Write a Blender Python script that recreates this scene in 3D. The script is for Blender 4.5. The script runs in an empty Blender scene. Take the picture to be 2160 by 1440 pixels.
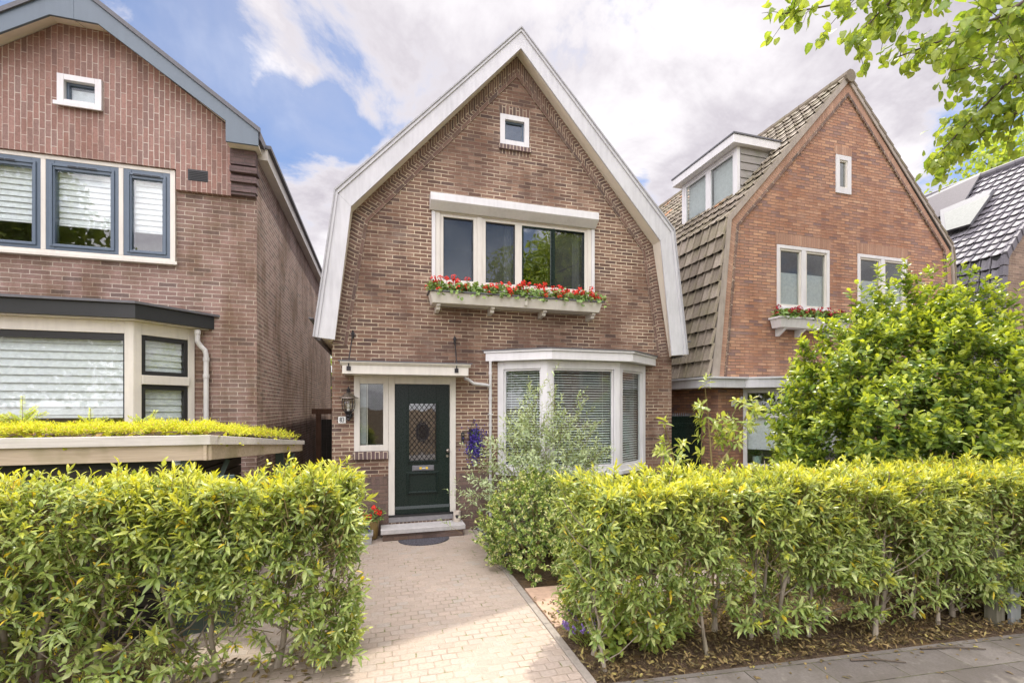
import bpy, bmesh, math, random
import numpy as np
from mathutils import Matrix, Vector
from mathutils.geometry import tessellate_polygon

random.seed(11)
RNG = np.random.default_rng(7)
R = math.radians
SC = bpy.context.scene
COL = SC.collection

# ------------------------------------------------------------------ camera
EXPO = .9
SUN_STR = 2.2
CLOUD_LO, CLOUD_HI, CLOUD_FILL = (3.35, 3.1, 3.45), (6.1, 5.9, 6.05), 5.6
SKY_MUL = (.70, .75, .84)
YOUNG = (.66, .63, .04)
FPX, TH, CAMP = 974.0, math.atan(.2874), Vector((0, -7.6, 2.04))
S_, C_ = math.sin(TH), math.cos(TH)
cam = bpy.data.cameras.new('camera')
cam.sensor_width = 36
cam.lens = 36 * FPX / 2160
cam.shift_y = 137 / 2160
cam.clip_start = .05
cam.clip_end = 3000
co = bpy.data.objects.new('camera', cam)
co.location = CAMP
co.rotation_euler = (R(90), 0, -TH)
COL.objects.link(co)
SC.camera = co


def ray(px, py):
    u = (px - 1080) / FPX
    v = (857 - py) / FPX
    return Vector((S_ + u * C_, C_ - u * S_, v))


def at(px, py, Y):
    """measured picture point -> world point on the plane y = Y"""
    d = ray(px, py)
    return CAMP + d * ((Y - CAMP.y) / d.y)


def onplane(px, py, p, n):
    d = ray(px, py)
    n = Vector(n)
    return CAMP + d * ((Vector(p) - CAMP).dot(n) / d.dot(n))


# ------------------------------------------------------------------ objects
def tag(o, label=None, cat=None, group=None, kind=None):
    if label: o['label'] = label
    if cat: o['category'] = cat
    if group: o['group'] = group
    if kind: o['kind'] = kind
    return o


def thing(name, label, cat, loc=(0, 0, 0), group=None):
    o = bpy.data.objects.new(name, None)
    o.empty_display_size = .2
    o.location = loc
    COL.objects.link(o)
    return tag(o, label, cat, group)


def link(name, me, mat, parent):
    o = bpy.data.objects.new(name, me)
    if mat is not None and len(me.materials) == 0:
        me.materials.append(mat)
    COL.objects.link(o)
    if parent is not None:
        o.parent = parent
        if parent.type == 'EMPTY':
            o.matrix_parent_inverse = Matrix.Translation(-Vector(parent.location))
    return o


class G:
    """collects shapes; build() links them as ONE mesh object"""
    def __init__(s, T=None):
        s.v, s.f, s.uv, s.T = [], [], {}, T

    def pts(s, P):
        n = len(s.v)
        for p in P:
            p = Vector(p)
            s.v.append(s.T @ p if s.T else p)
        return n

    def face(s, P, uv=None):
        n = s.pts(P)
        k = len(P)
        s.f.append(tuple(range(n, n + k)))
        if uv:
            s.uv[len(s.f) - 1] = {n + i: uv[i] for i in range(k)}

    def hexa(s, P):
        n = s.pts(P)
        for q in ((0, 3, 2, 1), (4, 5, 6, 7), (0, 1, 5, 4), (1, 2, 6, 5), (2, 3, 7, 6), (3, 0, 4, 7)):
            s.f.append(tuple(n + i for i in q))

    def box(s, x0, x1, y0, y1, z0, z1):
        s.hexa([(x0, y0, z0), (x1, y0, z0), (x1, y1, z0), (x0, y1, z0),
                (x0, y0, z1), (x1, y0, z1), (x1, y1, z1), (x0, y1, z1)])
        return s

    def extr(s, P, vec):
        P = [Vector(p) for p in P]
        vec = Vector(vec)
        k = len(P)
        n = s.pts(P + [p + vec for p in P])
        s.f.append(tuple(range(n + k - 1, n - 1, -1)))
        s.f.append(tuple(range(n + k, n + 2 * k)))
        for i in range(k):
            j = (i + 1) % k
            s.f.append((n + i, n + j, n + k + j, n + k + i))
        return s

    def prism(s, poly, y0, y1):
        return s.extr([(x, y0, z) for x, z in poly], (0, y1 - y0, 0))

    def tube(s, P, r, n=8, cap=True):
        P = [Vector(p) for p in P]
        if not isinstance(r, (list, tuple)): r = [r] * len(P)
        base = len(s.v)
        ref = None
        for i, p in enumerate(P):
            d = (P[min(i + 1, len(P) - 1)] - P[max(i - 1, 0)]).normalized()
            if ref is None or abs(ref.dot(d)) > .99:
                ref = Vector((0, 0, 1)) if abs(d.z) < .9 else Vector((1, 0, 0))
            a = d.cross(ref).normalized()
            b = a.cross(d)
            ref = b
            s.pts([p + (a * math.cos(2 * math.pi * k / n) + b * math.sin(2 * math.pi * k / n)) * r[i] for k in range(n)])
        for i in range(len(P) - 1):
            for k in range(n):
                q = (k + 1) % n
                s.f.append((base + i * n + k, base + i * n + q, base + (i + 1) * n + q, base + (i + 1) * n + k))
        if cap:
            s.f.append(tuple(base + k for k in range(n)))
            e = base + (len(P) - 1) * n
            s.f.append(tuple(e + k for k in reversed(range(n))))
        return s

    def lathe(s, prof, c, n=20, sx=1, sy=1):
        base = len(s.v)
        c = Vector(c)
        for r, z in prof:
            s.pts([c + Vector((r * sx * math.cos(2 * math.pi * k / n), r * sy * math.sin(2 * math.pi * k / n), z)) for k in range(n)])
        for i in range(len(prof) - 1):
            for k in range(n):
                q = (k + 1) % n
                s.f.append((base + i * n + k, base + i * n + q, base + (i + 1) * n + q, base + (i + 1) * n + k))
        s.f.append(tuple(base + k for k in range(n)))
        e = base + (len(prof) - 1) * n
        s.f.append(tuple(e + k for k in range(n)))
        return s

    def ball(s, c, r, n=12, m=7, sz=1):
        prof = [(r * math.sin(math.pi * (i + .02) / (m + .04)), -r * sz * math.cos(math.pi * (i + .02) / (m + .04))) for i in range(m + 1)]
        return s.lathe(prof, c, n)

    def wall(s, outer, holes, y, reveal):
        """brick face in the plane y with rectangular openings and their reveals"""
        loops = [[Vector((x, z, 0)) for x, z in outer]]
        for x0, x1, z0, z1 in holes:
            loops.append([Vector((x0, z0, 0)), Vector((x0, z1, 0)), Vector((x1, z1, 0)), Vector((x1, z0, 0))])
        flat = [p for l in loops for p in l]
        n = s.pts([(p.x, y, p.y) for p in flat])
        for t in tessellate_polygon(loops):
            s.f.append(tuple(n + i for i in t))
        for x0, x1, z0, z1 in holes:
            a, b = y, y + reveal
            for P in (((x0, a, z0), (x0, b, z0), (x0, b, z1), (x0, a, z1)), ((x1, a, z0), (x1, b, z0), (x1, b, z1), (x1, a, z1)),
                      ((x0, a, z0), (x1, a, z0), (x1, b, z0), (x0, b, z0)), ((x0, a, z1), (x1, a, z1), (x1, b, z1), (x0, b, z1))):
                s.face(P)
        return s

    def strip(s, poly, d0, d1, y0, y1, brick=True):
        """band of upright bricks following an open XZ polyline, between the offsets d0 and d1 to its right"""
        P = [Vector((x, z)) for x, z in poly]
        N = []
        for i in range(len(P)):
            ds = []
            if i > 0: ds.append((P[i] - P[i - 1]).normalized())
            if i < len(P) - 1: ds.append((P[i + 1] - P[i]).normalized())
            ns = [Vector((d.y, -d.x)) for d in ds]
            m = sum(ns, Vector((0, 0))) / len(ns)
            N.append(m / m.length_squared)
        L = 0
        for i in range(len(P) - 1):
            a0, b0 = P[i] + N[i] * d0, P[i + 1] + N[i + 1] * d0
            a1, b1 = P[i] + N[i] * d1, P[i + 1] + N[i + 1] * d1
            l = (P[i + 1] - P[i]).length
            q = [a0, b0, b1, a1]
            uv = [(.004, L), (.004, L + l), (d1 - d0 + .004, L + l), (d1 - d0 + .004, L)] if brick else \
                 [(L, .003), (L + l, .003), (L + l, .003 + d1 - d0), (L, .003 + d1 - d0)]
            s.face([(p.x, y0, p.y) for p in q], uv)
            for j in range(4):
                a, b = q[j], q[(j + 1) % 4]
                s.face([(a.x, y0, a.y), (b.x, y0, b.y), (b.x, y1, b.y), (a.x, y1, a.y)])
            L += l
        return s

    def soldier(s, x0, x1, z0, z1, y0, y1):
        s.face([(x0, y0, z0), (x1, y0, z0), (x1, y0, z1), (x0, y0, z1)],
               [(.005, x0), (.005, x1), (z1 - z0 + .005, x1), (z1 - z0 + .005, x0)])
        for P in (((x0, y0, z0), (x0, y1, z0), (x0, y1, z1), (x0, y0, z1)), ((x1, y0, z0), (x1, y1, z0), (x1, y1, z1), (x1, y0, z1)),
                  ((x0, y0, z0), (x1, y0, z0), (x1, y1, z0), (x0, y1, z0)), ((x0, y0, z1), (x1, y0, z1), (x1, y1, z1), (x0, y1, z1))):
            s.face(P)
        return s

    def build(s, name, mat, parent=None, bevel=0, smooth=False, label=None, recalc=True):
        me = bpy.data.meshes.new(name)
        me.from_pydata([tuple(v) for v in s.v], [], s.f)
        uvl = me.uv_layers.new(name='UVMap')
        for p in me.polygons:
            cu = s.uv.get(p.index)
            nx, ny, nz = (abs(c) for c in p.normal)
            for li in p.loop_indices:
                vi = me.loops[li].vertex_index
                if cu:
                    uvl.data[li].uv = cu[vi]
                else:
                    c = me.vertices[vi].co
                    uvl.data[li].uv = (c.x, c.z) if ny >= nx and ny >= nz else ((c.y, c.z) if nx >= nz else (c.x, c.y))
        if recalc:
            bm = bmesh.new()
            bm.from_mesh(me)
            bmesh.ops.recalc_face_normals(bm, faces=bm.faces)
            bm.to_mesh(me)
            bm.free()
        if smooth:
            me.shade_smooth()
        o = link(name, me, mat, parent)
        if bevel:
            b = o.modifiers.new('bevel', 'BEVEL')
            b.width = bevel
            b.segments = 2
            b.limit_method = 'ANGLE'
            b.angle_limit = R(50)
        if label: o['label'] = label
        return o


# ------------------------------------------------------------------ node helper
class NT:
    def __init__(s, tree):
        s.t = tree
        tree.nodes.clear()

    def n(s, typ, ins=None, **kw):
        nd = s.t.nodes.new(typ)
        for k, v in kw.items():
            setattr(nd, k, v)
        for k, v in (ins or {}).items():
            sk = nd.inputs[k]
            if hasattr(v, 'is_output') or isinstance(v, bpy.types.NodeSocket):
                s.t.links.new(v, sk)
            else:
                sk.default_value = v
        return nd

    def m(s, op, a, b=None, c=None, clamp=False):
        ins = {0: a}
        if b is not None: ins[1] = b
        if c is not None: ins[2] = c
        return s.n('ShaderNodeMath', ins, operation=op, use_clamp=clamp).outputs[0]

    def vm(s, op, a, b=None):
        ins = {0: a}
        if b is not None: ins[1] = b
        nd = s.n('ShaderNodeVectorMath', ins, operation=op)
        return nd.outputs['Value'] if op in ('DOT_PRODUCT', 'LENGTH') else nd.outputs[0]

    def mix(s, f, a, b, mode='MIX'):
        nd = s.n('ShaderNodeMix', data_type='RGBA', blend_type=mode)
        for sk, v in ((nd.inputs['Factor'], f), (nd.inputs[6], a), (nd.inputs[7], b)):
            if isinstance(v, bpy.types.NodeSocket): s.t.links.new(v, sk)
            else: sk.default_value = v if not isinstance(v, tuple) or len(v) == 4 else (*v, 1)
        return nd.outputs[2]

    def ramp(s, f, stops, interp='LINEAR'):
        nd = s.n('ShaderNodeValToRGB', {0: f})
        cr = nd.color_ramp
        cr.interpolation = interp
        while len(cr.elements) > 1: cr.elements.remove(cr.elements[-1])
        for i, (p, c) in enumerate(stops):
            e = cr.elements[0] if i == 0 else cr.elements.new(p)
            e.position = p
            e.color = (*c, 1) if isinstance(c, tuple) else (c, c, c, 1)
        return nd.outputs[0]

    def maprange(s, v, a, b, c=0., d=1., smooth=False):
        return s.n('ShaderNodeMapRange', {0: v, 1: a, 2: b, 3: c, 4: d},
                   interpolation_type='SMOOTHSTEP' if smooth else 'LINEAR').outputs[0]

    def noise(s, vec, scale, detail=3, rough=.55, dist=0.):
        ins = {'Scale': scale, 'Detail': detail, 'Roughness': rough, 'Distortion': dist}
        if vec is not None: ins['Vector'] = vec
        return s.n('ShaderNodeTexNoise', ins)


def newmat(name):
    m = bpy.data.materials.new(name)
    m.use_nodes = True
    return m, NT(m.node_tree)


def finish(nt, color, rough=.6, bump=None, bstr=.4, bdist=.01, spec=.5, metal=0., extra=None):
    ins = {'Base Color': color if isinstance(color, bpy.types.NodeSocket) else (*color, 1), 'Roughness': rough,
           'Specular IOR Level': spec, 'Metallic': metal}
    p = nt.n('ShaderNodeBsdfPrincipled', ins)
    if bump is not None:
        b = nt.n('ShaderNodeBump', {'Height': bump, 'Strength': bstr, 'Distance': bdist})
        nt.t.links.new(b.outputs[0], p.inputs['Normal'])
    nt.n('ShaderNodeOutputMaterial', {'Surface': p.outputs[0]})


def paint(name, col, rough=.45, dirt=.12, scale=3., bump=.08, spec=.5, metal=0., dirtcol=None):
    m, t = newmat(name)
    P = t.n('ShaderNodeTexCoord').outputs['Object']
    a = t.noise(P, scale, 5, .65).outputs[0]
    st = t.noise(t.vm('MULTIPLY', P, (9., 9., 1.2)), 2., 4, .6).outputs[0]
    f = t.m('MULTIPLY', t.maprange(t.m('MULTIPLY', a, st), .16, .42), dirt, clamp=True)
    dc = dirtcol or tuple(c * .45 for c in col)
    c = t.mix(f, col, dc)
    b = t.noise(P, 60., 3, .6).outputs[0]
    finish(t, c, t.maprange(b, .3, .7, rough - .06, rough + .08), b, bump, .004, spec, metal)
    return m


def bricks(name, cols, mortar, bw=.22, bh=.061, mw=.011, rough=.8, stain=(.6, .55, .5), stainamt=.5, bump=.7, soft=.002, fade=.5, offs=.5):
    m, t = newmat(name)
    uv = t.n('ShaderNodeTexCoord').outputs['UV']
    P = t.n('ShaderNodeTexCoord').outputs['Object']
    w = t.noise(P, 14., 2).outputs['Color']
    w = t.vm('MULTIPLY', t.vm('SUBTRACT', w, (.5, .5, .5)), (.009, .007, 0.))
    q = t.n('ShaderNodeSeparateXYZ', {0: t.vm('ADD', uv, w)})
    q0 = t.n('ShaderNodeSeparateXYZ', {0: uv})
    u, v = q.outputs[0], q.outputs[1]
    row = t.m('FLOOR', t.m('DIVIDE', v, bh))
    off = t.m('MULTIPLY', t.m('FLOORED_MODULO', row, 2.), offs)
    jit = t.n('ShaderNodeTexWhiteNoise', {'W': row}, noise_dimensions='1D').outputs[0]
    uu = t.m('ADD', t.m('ADD', t.m('DIVIDE', u, bw), off), t.m('MULTIPLY', jit, .12))
    colr = t.m('FLOOR', uu)
    fu = t.m('MULTIPLY', t.m('FRACT', uu), bw)
    fv = t.m('MULTIPLY', t.m('FRACT', t.m('DIVIDE', v, bh)), bh)
    du = t.m('MINIMUM', fu, t.m('SUBTRACT', bw, fu))
    dv = t.m('MINIMUM', fv, t.m('SUBTRACT', bh, fv))
    d = t.m('MINIMUM', du, dv)
    mask = t.maprange(d, mw / 2 - soft, mw / 2 + soft, smooth=True)
    cell = t.n('ShaderNodeCombineXYZ', {0: colr, 1: row})
    rn = t.n('ShaderNodeTexWhiteNoise', {'Vector': cell.outputs[0]}, noise_dimensions='2D')
    n = len(cols)
    bc = t.ramp(rn.outputs[0], [(i / max(1, n - 1), c) for i, c in enumerate(cols)])
    fine = t.noise(P, 55., 5, .7).outputs[0]
    bc = t.mix(1., bc, t.ramp(fine, [(.25, .72), (.5, 1.), (.8, 1.22)]), 'MULTIPLY')
    big = t.noise(P, .9, 5, .62).outputs[0]
    mid = t.noise(t.vm('MULTIPLY', P, (1., 1., .22)), 3.4, 5, .62).outputs[0]
    st = t.m('MULTIPLY', t.maprange(t.m('MULTIPLY', big, mid), .2, .34), stainamt, clamp=True)
    mort = t.mix(t.m('MULTIPLY', t.maprange(big, .42, .6), fade, clamp=True), mortar, cols[n // 2])
    mort = t.mix(1., mort, t.ramp(fine, [(.3, .8), (.7, 1.1)]), 'MULTIPLY')
    c = t.mix(mask, mort, bc)
    c = t.mix(st, c, t.mix(1., c, stain, 'MULTIPLY'))
    pale = t.m('MULTIPLY', t.maprange(t.noise(t.vm('ADD', P, (9., 4., 2.)), 1.7, 6, .68).outputs[0], .56, .74), .38, clamp=True)
    c = t.mix(pale, c, t.mix(.5, c, (.42, .37, .32)))
    h = t.m('ADD', mask, t.m('MULTIPLY', fine, .35))
    h = t.m('ADD', h, t.m('MULTIPLY', t.m('MULTIPLY', rn.outputs[0], mask), .25))
    finish(t, c, rough, h, bump, .006, .3)
    return m


def flat(name, col, rough=.6, spec=.4, metal=0.):
    m, t = newmat(name)
    P = t.n('ShaderNodeTexCoord').outputs['Object']
    a = t.noise(P, 18., 4, .6).outputs[0]
    c = t.mix(1., col, t.ramp(a, [(.3, .86), (.7, 1.1)]), 'MULTIPLY')
    finish(t, c, rough, a, .1, .003, spec, metal)
    return m


def leafmat(name, stops, young, trans=.35, rough=.42, yel=None, spec=.5):
    """stops: ramp of the per-leaf random; young: colour of the new growth; yel: colour of the few sick leaves"""
    m, t = newmat(name)
    rnd = t.n('ShaderNodeAttribute', attribute_name='rnd').outputs['Fac']
    tip = t.n('ShaderNodeAttribute', attribute_name='tip').outputs['Fac']
    mid = t.n('ShaderNodeAttribute', attribute_name='mid').outputs['Fac']
    P = t.n('ShaderNodeTexCoord').outputs['Object']
    c = t.ramp(rnd, stops)
    c = t.mix(t.m('MULTIPLY', tip, .92, clamp=True), c, young)
    if yel:
        c = t.mix(t.maprange(rnd, .975, .978), c, yel)
    nz = t.noise(P, 45., 3, .6).outputs[0]
    c = t.mix(1., c, t.ramp(nz, [(.3, .78), (.7, 1.18)]), 'MULTIPLY')
    c = t.mix(t.m('MULTIPLY', mid, .35), c, t.mix(.5, c, (.55, .6, .25)))
    p = t.n('ShaderNodeBsdfPrincipled', {'Base Color': c, 'Roughness': rough, 'Specular IOR Level': spec})
    b = t.n('ShaderNodeBump', {'Height': nz, 'Strength': .25, 'Distance': .004})
    t.t.links.new(b.outputs[0], p.inputs['Normal'])
    tc = t.mix(1., c, (1.35, 1.3, .55), 'MULTIPLY')
    tr = t.n('ShaderNodeBsdfTranslucent', {'Color': tc})
    mx = t.n('ShaderNodeMixShader', {0: trans, 1: p.outputs[0], 2: tr.outputs[0]})
    t.n('ShaderNodeOutputMaterial', {'Surface': mx.outputs[0]})
    return m


def glassmat(name, f0=.08, tint=(.93, .96, .95), wav=.02):
    """window glass: see-through, reflecting more at a glancing angle"""
    m, t = newmat(name)
    P = t.n('ShaderNodeTexCoord').outputs['Object']
    nz = t.noise(P, 2.2, 2, .5).outputs[0]
    b = t.n('ShaderNodeBump', {'Height': nz, 'Strength': wav, 'Distance': .05})
    ge = t.n('ShaderNodeNewGeometry')
    c = t.m('ABSOLUTE', t.vm('DOT_PRODUCT', ge.outputs['Incoming'], ge.outputs['Normal']))
    k = t.m('POWER', t.m('SUBTRACT', 1., c, clamp=True), 4.)
    f = t.m('ADD', f0, t.m('MULTIPLY', k, 1 - f0), clamp=True)
    g = t.n('ShaderNodeBsdfGlossy', {'Roughness': .015, 'Color': (1, 1, 1, 1), 'Normal': b.outputs[0]})
    tr = t.n('ShaderNodeBsdfTransparent', {'Color': (*tint, 1)})
    mx = t.n('ShaderNodeMixShader', {0: f, 1: tr.outputs[0], 2: g.outputs[0]})
    t.n('ShaderNodeOutputMaterial', {'Surface': mx.outputs[0]})
    return m


# ------------------------------------------------------------------ leaves
def unit(a):
    return a / np.maximum(np.linalg.norm(a, axis=-1, keepdims=True), 1e-9)


# template rows: a (along), half width, sag; None-width = single vertex
LAUREL = [(0, 0, 0), (.22, .72, .02), (.5, 1., 0), (.78, .62, -.07), (1., 0, -.17)]
ROUND = [(0, 0, 0), (.18, .9, .03), (.5, 1., .01), (.8, .72, -.06), (1., 0, -.14)]
SLIM = [(0, 0, 0), (.35, 1., .02), (.7, .7, -.04), (1., 0, -.15)]
HEART = [(.06, 0, .01), (0.03, .75, .02), (.32, 1., .02), (.68, .72, -.05), (1., 0, -.16)]


class Leaves:
    def __init__(s):
        s.V, s.F3, s.F4, s.rnd, s.tip, s.mid = [], [], [], [], [], []
        s.n = 0

    def add(s, P, A, N, L, W, tmpl=LAUREL, tip=None, fold=.18, rnd=None, sag=1.):
        n = len(P)
        A = unit(A)
        B = unit(np.cross(N, A))
        N = np.cross(A, B)
        L = np.broadcast_to(np.asarray(L, float), (n,))
        W = np.broadcast_to(np.asarray(W, float), (n,))
        sagv = np.broadcast_to(np.asarray(sag, float), (n,))
        cols, mid = [], []
        for a, w, c in tmpl:
            ctr = P + A * (L * a)[:, None] + N * (L * c * sagv)[:, None]
            if w == 0:
                cols.append(ctr)
                mid.append(.5)
            else:
                off = B * (W * .5 * w)[:, None]
                up = N * (W * .5 * w * fold)[:, None]
                cols += [ctr - off + up, ctr, ctr + off + up]
                mid += [0., 1., 0.]
        k = len(cols)
        V = np.stack(cols, 1).reshape(-1, 3)
        f3, f4 = [], []
        idx = 0
        prev = None
        for a, w, c in tmpl:
            cur = (idx,) if w == 0 else (idx, idx + 1, idx + 2)
            idx += len(cur)
            if prev:
                if len(prev) == 1 and len(cur) == 3:
                    f3 += [(prev[0], cur[1], cur[0]), (prev[0], cur[2], cur[1])]
                elif len(prev) == 3 and len(cur) == 3:
                    f4 += [(prev[0], prev[1], cur[1], cur[0]), (prev[1], prev[2], cur[2], cur[1])]
                else:
                    f3 += [(prev[0], prev[1], cur[0]), (prev[1], prev[2], cur[0])]
            prev = cur
        base = (np.arange(n) * k + s.n)[:, None, None]
        s.F3.append((base + np.array(f3)[None]).reshape(-1, 3))
        if f4: s.F4.append((base + np.array(f4)[None]).reshape(-1, 4))
        s.V.append(V)
        r = RNG.random(n) if rnd is None else rnd
        tp = np.zeros(n) if tip is None else tip
        s.rnd.append(np.repeat(r, k))
        s.tip.append(np.repeat(tp, k))
        s.mid.append(np.tile(np.array(mid), n))
        s.n += n * k

    def shoots(s, P0, D, ln, nl, L, W, tmpl=LAUREL, young=None, ang=(62, 30), droop=.35, upn=.6, fold=.18, tip_pow=2., size_tip=.75):
        """whorled leaves along many shoots at once"""
        n = len(P0)
        D = unit(D)
        ref = np.where(np.abs(D[:, 2:3]) < .9, np.array([[0, 0, 1.]]), np.array([[1., 0, 0]]))
        E1 = unit(np.cross(D, ref))
        E2 = np.cross(D, E1)
        ln = np.broadcast_to(np.asarray(ln, float), (n,))
        young = np.ones(n) if young is None else young
        ph0 = RNG.random(n) * 6.28
        for j in range(nl):
            fr = (j + .5 * RNG.random(n)) / max(1, nl - 1)
            ph = ph0 + j * 2.4 + RNG.normal(0, .3, n)
            Rd = E1 * np.cos(ph)[:, None] + E2 * np.sin(ph)[:, None]
            an = np.radians(ang[0] + (ang[1] - ang[0]) * fr + RNG.normal(0, 9, n))
            A = Rd * np.sin(an)[:, None] + D * np.cos(an)[:, None]
            A = A + np.array([[0, 0, -1.]]) * (droop * (1.1 - fr) * RNG.uniform(.3, 1.5, n))[:, None]
            N = D * (1 - upn) + np.array([[0, 0, upn]]) + RNG.normal(0, .28, (n, 3))
            k = RNG.uniform(.72, 1.18, n) * np.where(fr > .8, size_tip, 1.)
            s.add(P0 + D * (ln * fr)[:, None], A, N, L * k, W * k * RNG.uniform(.85, 1.15, n), tmpl,
                  tip=np.clip(young * np.clip(fr, 0, 1) ** tip_pow + RNG.normal(0, .06, n), 0, 1), fold=fold * 1., sag=RNG.uniform(.4, 1.8, n))

    def build(s, name, mat, parent=None, kind=None):
        V = np.concatenate(s.V).astype(np.float32)
        F3 = np.concatenate(s.F3)
        F4 = np.concatenate(s.F4) if s.F4 else np.zeros((0, 4), int)
        me = bpy.data.meshes.new(name)
        me.vertices.add(len(V))
        me.vertices.foreach_set('co', V.ravel())
        me.loops.add(F3.size + F4.size)
        me.loops.foreach_set('vertex_index', np.concatenate([F3.ravel(), F4.ravel()]).astype(np.int32))
        me.polygons.add(len(F3) + len(F4))
        st = np.concatenate([np.arange(len(F3)) * 3, len(F3) * 3 + np.arange(len(F4)) * 4]).astype(np.int32)
        me.polygons.foreach_set('loop_start', st)
        for nm, arr in (('rnd', s.rnd), ('tip', s.tip), ('mid', s.mid)):
            at_ = me.attributes.new(nm, 'FLOAT', 'POINT')
            at_.data.foreach_set('value', np.concatenate(arr).astype(np.float32))
        me.update(calc_edges=True)
        me.shade_smooth()
        o = link(name, me, mat, parent)
        if kind: o['kind'] = kind
        return o


def twigs(g, P0, D, ln, r=.002):
    for p, d, l in zip(P0, D, np.broadcast_to(ln, (len(P0),))):
        p = Vector(p)
        g.tube([p - Vector(d) * l * .8, p + Vector(d) * l], [r * 1.4, r * .6], 3, False)
# ------------------------------------------------------------------ materials
M = {}
M['brick_main'] = bricks('brown_brick', [(.13, .076, .055), (.205, .122, .087), (.17, .10, .074), (.25, .155, .108), (.11, .07, .057), (.215, .126, .085), (.29, .192, .14), (.095, .062, .053)],
                         (0.66, 0.555, 0.40), mw=.012, stain=(.55, .47, .42), stainamt=.55, fade=.75)
M['brick_base'] = bricks('dark_base_brick', [(0.152, 0.105, 0.088), (0.208, 0.138, 0.111), (0.127, 0.089, 0.08), (0.19, 0.131, 0.102)], (.15, .115, .09), mw=.010, stain=(.6, .58, .5), stainamt=.6)
M['brick_left'] = bricks('mauve_brick', [(.215, .137, .112), (.265, .172, .143), (.19, .124, .104), (.305, .20, .168), (.235, .16, .126), (.155, .11, .095)],
                         (0.50, 0.43, 0.355), mw=.011, stain=(.58, .53, .42), stainamt=.9)
M['brick_upright'] = bricks('upright_brick', [(.295, .172, .14), (.25, .148, .122), (.335, .20, .165), (.27, .172, .146), (.215, .137, .117)],
                            (0.57, 0.49, 0.42), bw=.215, bh=.064, mw=.010, stain=(.68, .6, .54), stainamt=.55)
M['brick_corbel'] = bricks('dark_corbel_brick', [(0.13, 0.091, 0.091), (0.169, 0.117, 0.111), (0.111, 0.078, 0.078)], (.12, .1, .09), stainamt=.7)
M['brick_right'] = bricks('orange_brick', [(.43, .225, .135), (.35, .18, .115), (.52, .30, .185), (.30, .165, .125), (.46, .255, .155), (.24, .155, .14), (.40, .215, .14), (.55, .34, .22)],
                          (.20, .14, .105), mw=.0135, stain=(.66, .55, .5), stainamt=.55, soft=.003, bump=.9)
M['brick_far'] = bricks('umber_brick', [(0.221, 0.154, 0.115), (0.276, 0.196, 0.143), (0.18, 0.126, 0.1), (0.318, 0.225, 0.171)], (.33, .27, .2), stainamt=.6)
M['brick_red'] = bricks('red_brick', [(.34, .13, .09), (.28, .11, .08), (.38, .16, .11)], (.4, .33, .28))
M['lintel_main'] = bricks('lintel_brick', [(.15, .098, .076), (.215, .135, .105), (.12, .083, .07), (.19, .115, .09)], (.60, .50, .37), bw=.25, mw=.013, stainamt=.5, fade=.35)
M['barge_edge'] = flat('grey_edge_strip', (.36, .36, .37), .5, .4)
M['sill_brick'] = bricks('sill_brick', [(0.156, 0.102, 0.102), (0.12, 0.084, 0.084), (0.192, 0.132, 0.12)], (.62, .52, .40), bw=.25, mw=.012, stainamt=.5, fade=.1)
M['lintel_right'] = bricks('lintel_brick_pale', [(0.43, 0.254, 0.172), (0.37, 0.217, 0.15), (0.479, 0.298, 0.204)], (.30, .21, .15), bw=.6, mw=.009)
M['white'] = paint('white_paint', (.67, .66, .655), .38, .24, 2.5)
M['cream'] = paint('cream_paint', (.66, .625, .555), .4, .26, 2.5)
M['soffit'] = paint('soffit_paint', (.80, .74, .62), .5, .15)
M['barge'] = paint('barge_paint', (.56, .56, .572), .42, .38, 1.5)
M['bluegrey'] = paint('blue_grey_paint', (.10, .135, .168), .38, .2, 2.)
M['navy'] = paint('navy_paint', (.085, .12, .165), .35, .2, 4.)
M['darkgreen'] = paint('dark_green_paint', (.009, .019, .015), .28, .3, 3., .05, .28)
M['black'] = paint('black_paint', (.018, .019, .02), .35, .3, 4.)
M['iron'] = flat('black_iron', (.022, .02, .022), .45, .5, .3)
M['greygreen'] = paint('grey_green_paint', (.085, .125, .115), .5, .3, 3.)
M['pewter'] = flat('pewter', (.33, .29, .25), .3, .5, .9)
M['pipe'] = paint('pipe_grey', (.60, .59, .57), .45, .35, 5.)
M['alu'] = flat('aluminium', (.17, .17, .18), .6, .3, .2)
M['lead'] = flat('lead_sheet', (.12, .12, .13), .6)
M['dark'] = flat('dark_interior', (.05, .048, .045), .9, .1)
M['room'] = flat('room_plaster', (.24, .225, .2), .9, .1)
M['glass'] = glassmat('window_glass', .055)
M['glass_clear'] = glassmat('clear_glass', .04)
M['glass_strong'] = glassmat('coated_glass', .17, (.7, .75, .74), .05)
M['blind'] = flat('blind_fabric', (.80, .79, .82), .8, .2)
M['blindgrey'] = flat('grey_blind_fabric', (.42, .43, .43), .8, .2)
def screenmat():
    m, t = newmat('insect_screen')
    d = t.n('ShaderNodeBsdfDiffuse', {'Color': (.10, .095, .095, 1)})
    tr = t.n('ShaderNodeBsdfTransparent')
    t.n('ShaderNodeOutputMaterial', {'Surface': t.n('ShaderNodeMixShader', {0: .5, 1: d.outputs[0], 2: tr.outputs[0]}).outputs[0]})
    return m


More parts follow.
